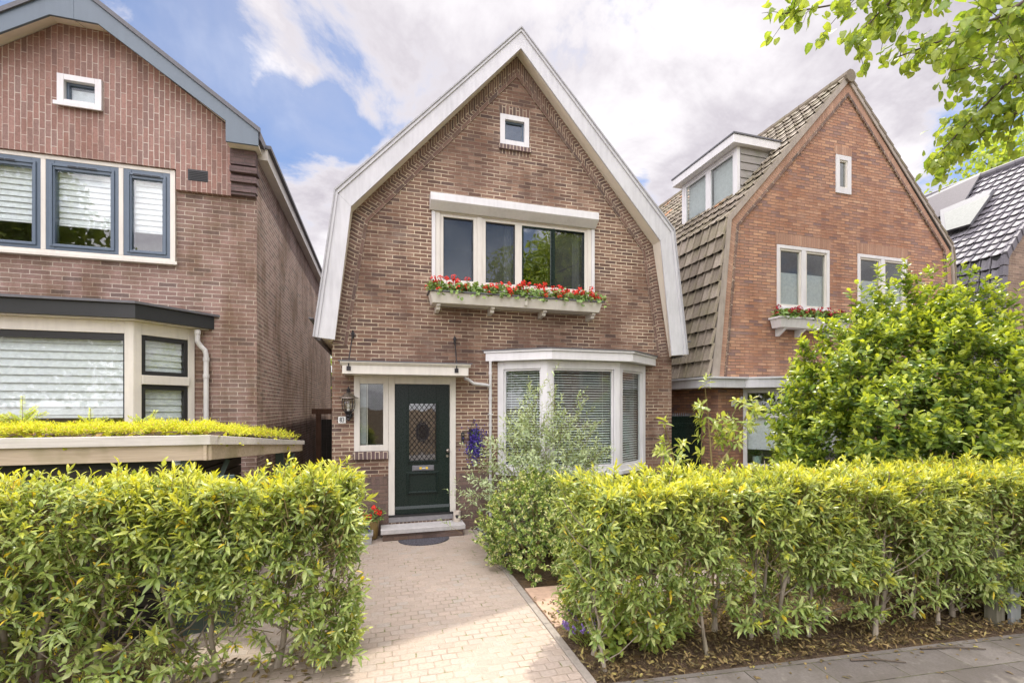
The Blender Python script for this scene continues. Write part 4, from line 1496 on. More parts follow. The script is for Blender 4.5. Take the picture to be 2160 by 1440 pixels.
for a, b, nm in (((6.97, -.02), (7.5, -.6), 0), ((7.5, -.6), (9.5, -.6), 1)):
    a, b = Vector((*a, 0)), Vector((*b, 0))
    T = frame_local(a, b - a)
    Lw = (b - a).length - .003
    g = G(T)
    ring(g, .003, Lw, .82, 2.398, .075, .0, .1, .09, .09)
    g.box(.078, Lw - .075, .002, .1, 1.82, 1.90)
    f = g.build('bay_frame', M['white'], bo, bevel=.004)
    pane(f, T, .07, Lw - .07, 1.89, 2.31, .05, 'glass')
    pane(f, T, .07, Lw - .07, .90, 1.83, .05, 'glass')
    panel(f, 'roller_blind', 'blind', T, .08, Lw - .08, 1.19, 1.82, .09)
    g = G(T)
    g.box(.09, Lw - .09, .11, .32, .84, .87)
    g.build('window_board', M['white'], f)
g = G()
g.extr([(7.0, .0, -.05), (7.5, -.57, -.05), (9.5, -.57, -.05), (10.0, 0, -.05)], (0, 0, .865))
g.build('bay_base', M['brick_right'], bo)

# pots standing on the inner window sill
for i, (px, c, lb) in enumerate(((1594, 'bowl', 'leafy house plant in a pale green pot behind the orange house window'),
                                 (1633, 'terracotta', 'leafy house plant in a tan pot behind the orange house window'))):
    u0, v0 = Vector((6.97, -.02, 0)), (Vector((7.5, -.6, 0)) - Vector((6.97, -.02, 0))).normalized()
    p = u0 + v0 * (.24 + i * .30) + Vector((.74, .67, 0)) * .2
    p.z = .872
    t_ = thing('potted_plant', lb, 'potted plant', p, 'house plants behind the orange house window')
    g = G()
    g.lathe([(.05, 0), (.065, .01), (.085, .16), (.09, .17), (.09, .185), (.078, .185), (.076, .165)], p, 16)
    g.build('pot', M[c] if i else flat('pale_green_pot', (.40, .55, .48), .5), t_, smooth=False)
    lv = Leaves()
    n = 60
    D = np.stack([RNG.normal(0, .7, n), RNG.normal(0, .5, n), RNG.uniform(.25, 1, n)], 1)
    P = np.array(p)[None] + np.array([[0, 0, .17]]) + RNG.normal(0, .02, (n, 3))
    lv.add(P, D, np.array([[0, 0, 1.]]) + RNG.normal(0, .2, (n, 3)), RNG.uniform(.16, .30, n), .03, SLIM, sag=3.)
    POTLEAF = POTLEAF if i else leafmat('house_plant_leaf', [(0, (.05, .12, .03)), (1, (.12, .22, .05))], (.2, .3, .06), .3)
    lv.build('foliage', POTLEAF, t_)

# ================================================================== the house at the far end of the row
Fh = thing('brick_house', 'umber brick house with glossy blue grey roof tiles and a skylight', 'house', (17.7, 0, 0))
g = G()
g.wall([(14.45, -.05), (14.45, 2.6), (14.79, 5.78), (17.7, 8.9), (20.6, 5.8), (20.95, 2.6), (20.95, -.05)], [], 0, .1)
g.face([(14.45, 0, -.05), (14.45, 10, -.05), (14.45, 10, 2.7), (14.45, 0, 2.7)])
g.build('wall', M['brick_far'], Fh, recalc=False)
tile_field('roof', M['tile_blue'], Fh, (14.36, -.02, 2.62), (0, 1, 0), (.37, 0, 3.14), 14, 12, .21, .263, lift=.045, wave=.026)
tile_field('roof', M['tile_blue'], Fh, (14.73, -.02, 5.78), (0, 1, 0), (2.97, 0, 3.24), 34, 16, .21, .275, lift=.045, wave=.026)
g = G()
for (xa, za), (xb, zb) in (((14.36, 2.55), (14.72, 5.76)), ((14.72, 5.76), (17.7, 9.02)), ((17.7, 9.02), (20.7, 5.8)), ((20.7, 5.8), (21.1, 2.6))):
    g.hexa([(xa, -.02, za - .09), (xb, -.02, zb - .09), (xb, 10.4, zb - .09), (xa, 10.4, za - .09), (xa, -.02, za), (xb, -.02, zb), (xb, 10.4, zb), (xa, 10.4, za)])
g.build('roof_boarding', M['ink'], Fh)
g = G()
for k in range(12):
    f0, f1 = k / 12, (k + .97) / 12
    xa, xb, za, zb = 14.36 + .37 * f0, 14.36 + .37 * f1, 2.62 + 3.14 * f0, 2.62 + 3.14 * f1
    g.hexa([(xa - .06, -.10, za), (xa + .12, -.10, za), (xa + .12, .0, za), (xa - .06, .0, za), (xb - .04, -.085, zb), (xb + .13, -.085, zb), (xb + .13, .0, zb), (xb - .04, .0, zb)])
for k in range(16):
    f0, f1 = k / 16, (k + .97) / 16
    xa, xb, za, zb = 14.73 + 2.97 * f0, 14.73 + 2.97 * f1, 5.78 + 3.24 * f0, 5.78 + 3.24 * f1
    g.hexa([(xa, -.11, za + .05), (xa + .07, -.11, za - .12), (xa + .07, .0, za - .12), (xa, .0, za + .05), (xb, -.09, zb + .03), (xb + .07, -.09, zb - .12), (xb + .07, .0, zb - .12), (xb, .0, zb + .03)])
g.build('verge_tile', M['tile_blue'], Fh, bevel=.006)
g = G()
for k in range(18):
    y = -.08 + k * .42
    g.tube([(17.7, y, 9.03), (17.7, y + .43, 9.05)], [.14, .12], 10)
g.build('ridge_tile', M['tile_blue'], Fh)
pn = Vector((-1.09, 0, 1)).normalized()
pp = Vector((14.73, 0, 5.78)) + pn * .10


def slab(pix, off, th, mat, name, parent, inset=0., bev=0):
    P = [onplane(x, y, pp + pn * off, pn) for x, y in pix]
    c = sum(P, Vector()) / 4
    P = [p + (c - p).normalized() * inset for p in P]
    g = G()
    g.extr(P, pn * th)
    return g.build(name, mat, parent, bevel=bev)


pv = slab([(2071, 366), (1935, 428), (1968, 466), (2036, 426)], 0, .05, M['alu'], 'solar_panel', Fh)
slab([(2071, 366), (1935, 428), (1968, 466), (2036, 426)], .0515, .006, M['solar'], 'solar_cell', pv, .06)
sk = slab([(2100, 403), (1986, 449), (1989, 494), (2049, 476)], 0, .11, M['alu'], 'skylight', Fh, 0, .01)
slab([(2100, 403), (1986, 449), (1989, 494), (2049, 476)], .1115, .008, M['skylight'], 'pane', sk, .13)

# ================================================================== gates, shelter
gt = thing('garden_gate', 'dark green board gate with a spiked top between the two gabled houses', 'gate', (5.87, .5, 0))
g = G()
for k in range(8): g.box(5.36 + k * .13, 5.36 + k * .13 + .127, .5, .535, .03, 1.80)
g.build('board_panel', M['darkgreen'], gt, bevel=.002)
g = G()
g.box(5.345, 6.395, .475, .499, 1.62, 1.70)
g.box(5.345, 6.395, .47, .54, 1.801, 1.845)
g.build('rail', M['darkgreen'], gt)
g = G()
for k in range(21): g.extr([(5.36 + k * .05, .5, 1.846), (5.40 + k * .05, .5, 1.846), (5.38 + k * .05, .5, 1.915)], (0, .006, 0))
g.build('spike_strip', M['alu'], gt)

ag = thing('alley_gate', 'dark brown wooden gate closing the narrow alley between the houses', 'gate', (-1.2, 5.5, 0))
g = G()
g.box(-1.70, -.71, 5.46, 5.58, 1.84, 1.98)
g.build('beam', M['brownwood'], ag)
g = G()
g.box(-1.60, -1.48, 5.47, 5.57, 0, 1.838)
g.build('post', M['brownwood'], ag)
g = G()
for k in range(6): g.box(-1.47 + k * .127, -1.47 + k * .127 + .123, 5.52, 5.55, .03, 1.70)
g.build('board_panel', M['blackwood'], ag)
g = G()
g.tube([(-1.12, 5.5, .02), (-1.12, 5.5, 1.72)], .03, 8)
g.build('bar', M['brownwood'], ag)

BS = thing('bin_shelter', 'dark slatted bin shelter with pale roof boards and a planted yellow roof', 'shelter', (-3., -1.8, 0))
# roof edge: front along the hedge, side running back towards the alley, falling to the rear
A0, A1, A2 = Vector((-5.2, -2.9, 1.785)), Vector((-1.45, -2.9, 1.785)), Vector((-.98, -.75, 1.575))
A3 = Vector((-5.2, -.75, 1.60))
for nm, z0, z1, off, mt in (('roof_edge', -.085, .0, .0, 'paleboard'), ('fascia_board', -.225, -.0855, .03, 'oldwood')):
    g = G()
    for a, b in ((A0, A1), (A1, A2)):
        dd = (b - a).normalized()
        nn = Vector((-dd.y, dd.x, 0)).normalized()
        k = nn * off
        w_ = nn * (off + .03)
        z1b = z1 if b is A1 else z1
        sc = 1. if b is A1 else .62
        g.hexa([a + k + Vector((0, 0, z0)), b + k + Vector((0, 0, z0 * sc)), b + w_ + Vector((0, 0, z0 * sc)), a + w_ + Vector((0, 0, z0)),
                a + k + Vector((0, 0, z1)), b + k + Vector((0, 0, z1 * sc)), b + w_ + Vector((0, 0, z1 * sc)), a + w_ + Vector((0, 0, z1))])
    g.build(nm, M[mt], BS, bevel=.004)
g = G()
g.hexa([A0 + Vector((0, .05, -.06)), A1 + Vector((-.05, .05, -.06)), A2 + Vector((-.06, 0, -.06)), A3 + Vector((0, 0, -.06)),
        A0 + Vector((0, .05, -.02)), A1 + Vector((-.05, .05, -.02)), A2 + Vector((-.06, 0, -.02)), A3 + Vector((0, 0, -.02))])
g.build('roof_deck', M['oldwood'], BS)
g = G()
for k in range(13):
    z = .06 + k * .112
    g.box(-5.2, -1.78, -2.80, -2.775, z, z + .098)
    g.box(-1.765, -1.74, -2.72, -.8, z, z + .098)
g.build('slatted_wall', M['blackwood'], BS)
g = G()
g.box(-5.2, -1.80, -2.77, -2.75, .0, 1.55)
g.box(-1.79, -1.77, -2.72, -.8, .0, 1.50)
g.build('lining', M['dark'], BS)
for x, y in ((-4.46, -2.83), (-1.68, -2.72), (-1.25, -.95)):
    g = G()
    g.box(x - .045, x + .045, y - .045, y + .045, 0, 1.56 if y < -2 else 1.46)
    g.build('post', M['greygreen'], BS)
g = G()
g.tube([(-1.62, -2.6, .95), (-1.48, -2.3, 1.50)], .03, 4)
g.tube([(-1.3, -1.0, 1.0), (-1.1, -.9, 1.42)], .03, 4)
g.build('brace', M['greygreen'], BS)
dg = thing('shelter_door', 'open grey green board door seen through the hedge beside the path', 'door', (-1.5, -2.95, 0))
T = frame_local((-1.72, -2.98, 0), (1, .22, 0))
g = G(T)
for k in range(4): g.box(k * .118, k * .118 + .114, 0, .03, .05, 1.42)
g.build('board_panel', M['greygreen'], dg, bevel=.002)
g = G(T)
g.box(0.002, .47, -.022, -.0015, .2, .29)
g.box(0.002, .47, -.022, -.0015, 1.15, 1.24)
g.extr([(.01, -.021, .30), (.10, -.021, .30), (.46, -.021, 1.14), (.37, -.021, 1.14)], (0, .019, 0))
g.build('brace', M['greygreen'], dg)

# ================================================================== small things on the brown house
lt = thing('wall_lantern', 'domed pewter wall lantern with a dark arm beside the side light', 'lamp', (-.45, 0, 1.9))
cx, cy_, zb = -.45, -.17, 1.985
g = G()
g.tube([(-.45, -.003, 1.90), (-.45, -.025, 1.90)], [.055, .045], 14)
g.tube([(-.45, -.02, 1.87), (-.45, -.07, 1.83), (-.45, -.13, 1.85), (cx, cy_, 1.90), (cx, cy_, 1.97)], [.018, .02, .022, .03, .04], 10)
g.lathe([(.012, -.12), (.028, -.105), (.018, -.08), (.045, -.05), (.03, -.03), (.055, .0), (.062, .02)], (cx, cy_, 1.945), 14)
g.build('arm', M['iron'], lt)
g = G()
g.lathe([(.05, 0), (.085, .05), (.092, .11), (.088, .195)], (cx, cy_, 1.968), 18)
g.build('glass_shade', M['glass_clear'], lt, smooth=True)
g = G()
for k in range(4):
    a = k * math.pi / 2 + .6
    g.tube([(cx + .06 * math.cos(a), cy_ + .06 * math.sin(a), 1.955), (cx + .098 * math.cos(a), cy_ + .098 * math.sin(a), 2.01), (cx + .108 * math.cos(a), cy_ + .108 * math.sin(a), 2.07), (cx + .10 * math.cos(a), cy_ + .10 * math.sin(a), 2.17)], .0065, 5)
g.build('cage', M['iron'], lt)
g = G()
g.ball((cx, cy_, 2.05), .028, 10, 7, 1.5)
g.lathe([(.02, -.07), (.022, -.02)], (cx, cy_, 2.03), 10)
g.build('bulb', M['bowl'], lt, smooth=True)
g = G()
g.lathe([(.145, 0), (.148, .006), (.125, .016), (.10, .028), (.08, .052), (.055, .07), (.035, .08), (.03, .09)], (cx, cy_, 2.165), 24)
g.build('hood', M['pewter'], lt, smooth=True)
g = G()
g.lathe([(.03, 0), (.034, .015), (.02, .028), (.03, .045), (.012, .07), (.008, .095)], (cx, cy_, 2.25), 12)
g.build('finial', M['iron'], lt)

ns = thing('house_number', 'white enamel house number plate reading 83 below the lantern', 'sign', (-.555, 0, 1.83))
g = G()
g.box(-.61, -.50, -.008, -.001, 1.782, 1.882)
g.build('plate', M['enamel'], ns, bevel=.002)
g = G()
for x0, x1, z0, z1 in ((-.628, -.618, 1.80, 1.82), (-.628, -.618, 1.845, 1.865), (-.492, -.482, 1.80, 1.82), (-.492, -.482, 1.845, 1.865)):
    g.box(x0, x1, -.006, -.001, z0, z1)
g.build('clip', M['ink'], ns)
cu = bpy.data.curves.new('number', 'FONT')
cu.body = '83'
cu.size = .105
cu.extrude = .0012
cu.align_x = 'CENTER'
cu.align_y = 'CENTER'
cu.space_character = .95
cu.offset = .0012
cu.materials.append(M['ink'])
tmp = bpy.data.objects.new('number', cu)
COL.objects.link(tmp)
bpy.context.view_layer.update()
me = bpy.data.meshes.new_from_object(tmp.evaluated_get(bpy.context.evaluated_depsgraph_get()))
bpy.data.objects.remove(tmp)
me.transform(Matrix.Translation((-.555, -.0105, 1.832)) @ Matrix.Rotation(R(90), 4, 'X') @ Matrix.Diagonal((.72, 1, 1, 1)))
me.name = 'number'
link('number', me, M['ink'], ns)

db = thing('doorbell', 'slim black video doorbell on the brick between door and hanging flowers', 'doorbell', (1.33, 0, 1.54))
g = G()
g.box(1.303, 1.358, -.028, -.001, 1.46, 1.615)
g.build('body', M['ink'], db, bevel=.01)
g = G()
g.tube([(1.33, -.029, 1.495), (1.33, -.033, 1.495)], .018, 14)
g.build('button', M['iron'], db)
g = G()
g.tube([(1.33, -.0285, 1.575), (1.33, -.034, 1.575)], .012, 12)
g.build('camera_lens', M['pewter'], db)

mt = G()
mt.extr([(.66 + .385 * math.cos(a), -.40 - .33 * math.sin(a), .001) for a in np.linspace(0, math.pi, 26)], (0, 0, .016))
tag(mt.build('door_mat', M['rubber'], None, bevel=.003), 'half round black rubber door mat on the pavers before the step', 'door mat')

tl = thing('candle_holder', 'birch bark candle holder with a cut out heart on the step', 'candle holder', (1.215, -.13, .176))
g = G()
g.lathe([(.058, 0), (.06, .003), (.06, .165), (.057, .168), (.05, .168), (.05, .10)], (1.215, -.13, .1765), 20)
g.build('cylinder', M['birch'], tl)
g = G()
hp = []
for k in range(24):
    a = k / 24 * 2 * math.pi
    hx = 16 * math.sin(a) ** 3
    hz = 13 * math.cos(a) - 5 * math.cos(2 * a) - 2 * math.cos(3 * a) - math.cos(4 * a)
    an = hx * .0017 / .06
    hp.append((1.215 - .013 * 0 + .0615 * math.sin(an - .16), -.13 - .0615 * math.cos(an - .16), .265 + hz * .0026))
g.face(hp)
g.build('heart', M['ink'], tl, recalc=False)

sn = thing('motion_sensor', 'small white motion sensor on the orange brick beside the bay', 'sensor', (6.78, 0, 1.85))
g = G()
g.box(6.70, 6.80, -.03, -.001, 2.04, 2.17)
g.build('base', M['white'], sn, bevel=.008)
g = G()
g.tube([(6.77, -.03, 2.13), (6.83, -.10, 2.19)], .02, 8)
g.ball((6.85, -.12, 2.20), .04, 12, 8)
g.build('head', M['white'], sn, smooth=True)

# flower boxes
FB = thing('flower_box', 'long white flower box on brackets under the upper window of the brown house', 'flower box', (2.23, -.2, 3.66))
g = G()
g.hexa([(.80, -.33, 3.665), (3.66, -.33, 3.665), (3.66, -.05, 3.665), (.80, -.05, 3.665), (.76, -.37, 3.83), (3.70, -.37, 3.83), (3.70, -.05, 3.83), (.76, -.05, 3.83)])
g.build('box', M['cream'], FB, bevel=.004)
g = G()
g.box(.735, 3.725, -.40, -.04, 3.832, 3.85)
g.build('rim', M['lead'], FB)
for x in (.90, 1.78, 2.68, 3.58):
    g = G()
    g.extr([(x - .03, -.29, 3.662), (x - .03, -.29, 3.63), (x - .03, -.25, 3.615), (x - .03, -.235, 3.575), (x - .03, -.12, 3.57), (x - .03, -.03, 3.56), (x - .03, -.001, 3.56), (x - .03, -.001, 3.662)], (.06, 0, 0))
    g.build('bracket', M['cream'], FB, bevel=.003)
g = G()
g.box(2.30, 2.34, -.385, -.35, 3.70, 3.835)
g.build('spout', M['cream'], FB)
FB2 = thing('flower_box', 'small white flower box under the window of the orange house', 'flower box', (8.5, -.2, 3.6))
g = G()
g.hexa([(7.66, -.27, 3.62), (9.38, -.27, 3.62), (9.38, -.05, 3.62), (7.66, -.05, 3.62), (7.61, -.31, 3.79), (9.43, -.31, 3.79), (9.43, -.05, 3.79), (7.61, -.05, 3.79)])
g.build('box', M['white'], FB2, bevel=.004)
g = G()
g.box(7.585, 9.455, -.335, -.03, 3.792, 3.83)
g.build('rim', M['white'], FB2, bevel=.004)
for x in (7.82, 8.32, 9.1):
    g = G()
    g.extr([(x - .03, -.22, 3.618), (x - .03, -.22, 3.59), (x - .03, -.05, 3.47), (x - .03, -.001, 3.47), (x - .03, -.001, 3.618)], (.06, 0, 0))
    g.build('bracket', M['white'], FB2, bevel=.003)

# post at the end of the hedge, flagstone, edging
pst = thing('fence_post', 'weathered grey post with a board at the far end of the hedge', 'post', (5.6, -4.75, 0))
g = G()
g.box(5.56, 5.67, -4.70, -4.60, -.02, .70)
g.build('post', wood('mossy_post', (.11, .105, .07), (.19, .175, .13), axis='z', green=.3), pst, bevel=.004)
g = G()
g.box(5.72, 5.86, -4.72, -4.69, -.02, .5)
g.build('board', wood('grey_board', (.17, .185, .18), (.27, .28, .27), axis='z'), pst, bevel=.003)
g = G()
g.extr([(1.56, -3.62, -.02), (2.15, -3.55, -.02), (2.15, -2.72, -.02), (1.56, -2.68, -.02)], (0, 0, .035))
tag(g.build('stepping_stone', flat('sandstone', (.46, .32, .23), .8, .2), None, bevel=.008), 'flat sandstone flag beside the clay paver path', 'flagstone')
g = G()
g.extr([(2.3, -3.2, -.02), (4.3, -3.25, -.02), (4.3, -2.8, -.02), (2.3, -2.75, -.02)], (0, 0, .05))
tag(g.build('garden_path', flat('garden_slab', (.25, .205, .175), .85, .2), None, bevel=.006), kind='structure')
# ================================================================== planting
M['laurel'] = leafmat('hedge_leaf', [(0, (.085, .15, .028)), (.3, (.17, .26, .055)), (.65, (.28, .37, .10)), (.97, (.46, .52, .22)), (1, (.32, .38, .12))], YOUNG, .36, .36, (.70, .52, .03))
M['sapling'] = leafmat('young_laurel_leaf', [(0, (.18, .27, .05)), (.6, (.28, .36, .08)), (1, (.38, .40, .11))], (.55, .52, .08), .38, .4)
M['camellia'] = leafmat('camellia_leaf', [(0, (.03, .09, .014)), (.5, (.08, .18, .024)), (.85, (.17, .29, .042)), (1, (.26, .37, .07))], (.56, .62, .05), .42, .34, None, .5)
M['linden'] = leafmat('linden_leaf', [(0, (.13, .23, .03)), (.5, (.23, .34, .045)), (1, (.36, .44, .08))], (.40, .47, .08), .52, .5)
M['silver'] = leafmat('silver_shrub_leaf', [(0, (.22, .30, .15)), (.5, (.34, .42, .24)), (1, (.48, .54, .36))], (.56, .62, .34), .25, .65, None, .2)
M['euon'] = leafmat('small_shrub_leaf', [(0, (.06, .135, .025)), (.45, (.14, .26, .04)), (.7, (.28, .38, .07)), (.8, (.60, .60, .24)), (1, (.72, .68, .38))], (.58, .60, .11), .28, .4)
M['geranium'] = leafmat('geranium_leaf', [(0, (.05, .12, .025)), (.6, (.11, .23, .045)), (1, (.2, .32, .08))], (.28, .4, .08), .25, .55)
M['sedum'] = leafmat('sedum_leaf', [(0, (.32, .40, .03)), (.4, (.56, .58, .03)), (.8, (.72, .68, .035)), (.86, (.36, .46, .07)), (.93, (.60, .40, .16)), (1, (.50, .26, .12))], (.84, .78, .035), .30, .6, None, .2)
M['conifer'] = leafmat('conifer_needle', [(0, (.08, .17, .035)), (.5, (.24, .36, .04)), (1, (.42, .50, .05))], (.56, .60, .06), .3, .5)
M['grassy'] = leafmat('grass_blade', [(0, (.05, .13, .03)), (1, (.13, .23, .05))], (.2, .28, .06), .3, .5)
M['cover'] = leafmat('ground_cover_leaf', [(0, (.15, .25, .04)), (.6, (.28, .38, .06)), (1, (.44, .46, .12))], (.52, .54, .08), .4, .5)
M['lobelia'] = leafmat('lobelia_leaf', [(0, (.03, .07, .03)), (1, (.07, .12, .06))], (.1, .16, .06), .2, .6)
M['litter'] = leafmat('fallen_leaf', [(0, (.075, .045, .025)), (.4, (.145, .085, .038)), (.7, (.23, .14, .06)), (.9, (.33, .235, .10)), (1, (.42, .36, .10))], (.4, .3, .1), .1, .75, None, .2)
M['street_leaf'] = leafmat('street_tree_leaf', [(0, (.08, .15, .03)), (.5, (.17, .26, .045)), (1, (.33, .40, .07))], (.36, .42, .07), .35, .5)


def rv(n, s=1.):
    return RNG.normal(0, s, (n, 3))


def hedge(name, label, x0, x1, fy, depth, zmax, n, stems, mat, gaps, thick=.02, low=.55, foot=.42):
    hg = thing(name, label, 'hedge', ((x0 + x1) / 2, fy((x0 + x1) / 2) + depth / 2, 0))
    ph = RNG.random(8) * 6.28
    P, D, Yg, LL = [], [], [], []
    gb = np.array(gaps)
    while len(P) < n:
        x = RNG.uniform(x0, x1)
        dd = RNG.uniform(0, depth)
        z = RNG.uniform(.04, 1.) ** .75 * zmax
        zt = zmax + .06 * math.sin(x * 3.1 + ph[0]) + .045 * math.sin(x * 7.7 + dd * 9 + ph[1]) + .02 * math.sin(x * 17 + ph[2])
        f0 = .075 * math.sin(x * 4.3 + z * 3 + ph[3]) + .06 * math.sin(x * 9.1 + z * 7 + ph[4]) - .07 * math.exp(-((z / zmax - .62) / .25) ** 2)
        if z < .5 * zmax: f0 += .10 * (1 - z / (.5 * zmax))
        dt, df, db = zt - z, dd - f0, depth - dd
        de = min(x - x0, x1 - x)
        if dt < 0 or df < 0: continue
        near = max(math.exp(-dt / .13), .85 * math.exp(-df / .11), .6 * math.exp(-db / .14), .8 * math.exp(-de / .12), .07)
        r = z / zmax
        dens = foot if r < .14 else (low if r < .36 else (low + .2 if r < .55 else 1.))
        if x0 > 0 and x < x0 + .4 and z < .42 and dd < .45: dens *= .25
        # clumps and holes
        cl = .5 + .5 * math.sin(x * 5.3 + ph[5]) * math.sin(z * 6.1 + dd * 4 + ph[6])
        dens *= .2 + .8 * cl if r < .62 else .6 + .4 * cl
        for gx, gz, gr, gh in gb:
            if ((x - gx) / gr) ** 2 + ((z - gz) / gh) ** 2 < 1:
                dens *= .06
                break
        if RNG.random() > near * dens * (1.25 if r < .5 and x < x0 + .25 * (x1 - x0) and x0 < -2 else 1): continue
        t_, f_, b_ = math.exp(-dt / .14), math.exp(-df / .13), math.exp(-db / .13)
        e0, e1 = math.exp(-(x - x0) / .12), math.exp(-(x1 - x) / .12)
        P.append((x, fy(x) + dd, z))
        if t_ > .5 and RNG.random() < .2: P[-1] = (x, fy(x) + dd, z + RNG.uniform(.02, .10))
        D.append((RNG.normal(0, .35) - .9 * e0 + .9 * e1, -1. * f_ + .8 * b_ + RNG.normal(0, .35), .55 + 1.1 * t_ + RNG.normal(0, .25)))
        Yg.append(min(1., 1.15 * t_ + .30 * f_ * r ** 2 + (RNG.uniform(.3, .8) if RNG.random() < .16 else 0)))
    P, D, Yg = np.array(P), unit(np.array(D)), np.array(Yg)
    lv = Leaves()
    ln = RNG.uniform(.07, .17, len(P))
    up = Yg > .45
    for sel, nl, ang, droop in ((up, 12, (72, 24), .18), (~up, 10, (72, 38), .42)):
        if sel.sum() == 0: continue
        lv.shoots(P[sel], D[sel], ln[sel], nl, RNG.uniform(.050, .102, sel.sum()), RNG.uniform(.016, .030, sel.sum()), LAUREL, Yg[sel], ang, droop, .55, .22)
    lv.build('foliage', mat, hg)
    g = G()
    twigs(g, P, D, ln, .0028)
    g.build('twig', M['twig'], hg, recalc=False)
    for sx, sy, h, lean, r in stems:
        g = G()
        y0 = fy(sx) + sy
        rr = random.Random(sx * 13)
        pts = [Vector((sx, y0, -.03))]
        for k in range(1, 7):
            pts.append(pts[-1] + Vector((lean / 6 + rr.uniform(-.025, .025), rr.uniform(-.02, .025), h / 6)))
        g.tube(pts, [r * 1.5] + [r * (1.08 - .11 * k) for k in range(1, 7)], 8)
        for k in range(1, 7):
            for q_ in range(2):
                a = rr.uniform(0, 6.28)
                d_ = Vector((math.cos(a), .7 * math.sin(a), rr.uniform(.5, 1.2))).normalized()
                l = rr.uniform(.18, .42)
                b0 = pts[k] - Vector((0, 0, rr.uniform(0, h / 8)))
                g.tube([b0, b0 + d_ * l * .5 + Vector((0, 0, -.01)), b0 + d_ * l + Vector((0, 0, .04))], [r * .5, r * .36, r * .2], 5, False)
        g.build('stem', M['bark'], hg, smooth=True, recalc=False)
    return hg


rr = random.Random(4)
fyR = lambda x: -4.50 - .078 * (x - 1.98)
stems = [(1.78 + k * .41 + rr.uniform(-.17, .17), .18 + rr.uniform(-.08, .2), rr.uniform(1.05, 1.35), rr.uniform(-.3, .3), rr.uniform(.012, .022)) for k in range(13)]
stems += [(1.8 + k * .55 + rr.uniform(-.12, .12), .42 + rr.uniform(-.06, .12), rr.uniform(1.0, 1.3), rr.uniform(-.25, .25), rr.uniform(.012, .019)) for k in range(9)]
gapsR = [(2.62, .50, .2, .16), (3.05, .42, .16, .2), (3.35, .52, .14, .14), (2.2, .40, .12, .16), (3.85, .36, .2, .16), (4.4, .3, .2, .14), (4.95, .5, .16, .2), (2.75, .15, .3, .08), (3.6, .15, .3, .08), (4.7, .12, .3, .08), (2.95, .78, .1, .09)]
hedge('laurel_hedge', 'long laurel hedge with yellow tips and bare grey stems along the grey pavement', 1.60, 7.2, fyR, .74, 1.33, 7600, stems, M['laurel'], gapsR, low=.85)
fyL = lambda x: -3.98 + .02 * (x + .3)
stems = [(-.42 - k * .36 + rr.uniform(-.08, .08), .3 + rr.uniform(-.08, .14), rr.uniform(1.1, 1.4), rr.uniform(-.16, .16), rr.uniform(.018, .028)) for k in range(10)]
gapsL = [(-.95, .62, .13, .16), (-1.25, .42, .16, .22), (-.7, .35, .14, .16), (-1.65, .5, .2, .2), (-2.05, .85, .16, .12), (-2.3, .55, .16, .16), (-1.0, .2, .2, .1), (-1.55, .9, .12, .1), (-.62, .75, .08, .1), (-2.75, .7, .2, .2)]
hedge('laurel_hedge', 'laurel hedge with yellow tips in front of the bin shelter beside the paver path', -4.6, -.22, fyL, .60, 1.41, 5200, stems, M['laurel'], gapsL, low=.95, foot=.95)


def shrub(name, label, cat, c, rad, n, mat, leaf, tmpl, nl, ln, stems=5, upw=.7, top=.5, shell=.75, young=.5, droop=.3, lump=.18, ang=(62, 30), barkm='bark', zmin=.02, group=None, cone=0., stemr=.014):
    s = thing(name, label, cat, (c[0], c[1], 0), group)
    ph = RNG.random(6) * 6.28
    P, D, Yg = [], [], []
    while len(P) < n:
        v = RNG.normal(0, 1, 3)
        v /= np.linalg.norm(v)
        a, e = math.atan2(v[1], v[0]), v[2]
        k = 1 + lump * (math.sin(3 * a + ph[0]) * math.cos(2.3 * e + ph[1]) + .7 * math.sin(6 * a + 5 * e + ph[2]) + .5 * math.sin(11 * a - 8 * e + ph[3]))
        rf = (shell + (1 - shell) * RNG.random()) if RNG.random() < .78 else RNG.random() ** .5
        p = v * rf * k
        if cone and p[2] > 0:
            p[0] *= 1 - cone * p[2]
            p[1] *= 1 - cone * p[2]
        q = np.array(c) + p * np.array(rad)
        if q[2] < zmin: continue
        P.append(q)
        D.append(v * np.array([1, 1, .8]) + np.array([0, 0, upw]) + RNG.normal(0, .3, 3))
        Yg.append(np.clip(young * (rf > shell * .9) * (.45 + top * (e + .35)) + RNG.normal(0, .12), 0, 1))
    P, D, Yg = np.array(P), unit(np.array(D)), np.array(Yg)
    lv = Leaves()
    l = RNG.uniform(ln * .7, ln * 1.25, n)
    lv.shoots(P, D, l, nl, RNG.uniform(leaf[0] * .8, leaf[0] * 1.15, n), leaf[1], tmpl, Yg, ang, droop, .55, .2)
    lv.build('foliage', mat, s)
    g = G()
    twigs(g, P[::2], D[::2], l[::2], .002)
    rr_ = random.Random(n)
    for k in range(stems):
        a = rr_.uniform(0, 6.28)
        b0 = Vector((c[0] + .08 * math.cos(a), c[1] + .08 * math.sin(a), -.03))
        e = Vector((c[0] + rad[0] * .62 * math.cos(a), c[1] + rad[1] * .62 * math.sin(a), c[2] + rad[2] * rr_.uniform(.2, .7)))
        m_ = b0.lerp(e, .5) + Vector((rr_.uniform(-.1, .1), rr_.uniform(-.1, .1), .1))
        g.tube([b0, m_, e], [stemr, stemr * .7, stemr * .3], 6, False)
    g.build('stem', M[barkm], s, recalc=False)
    return s


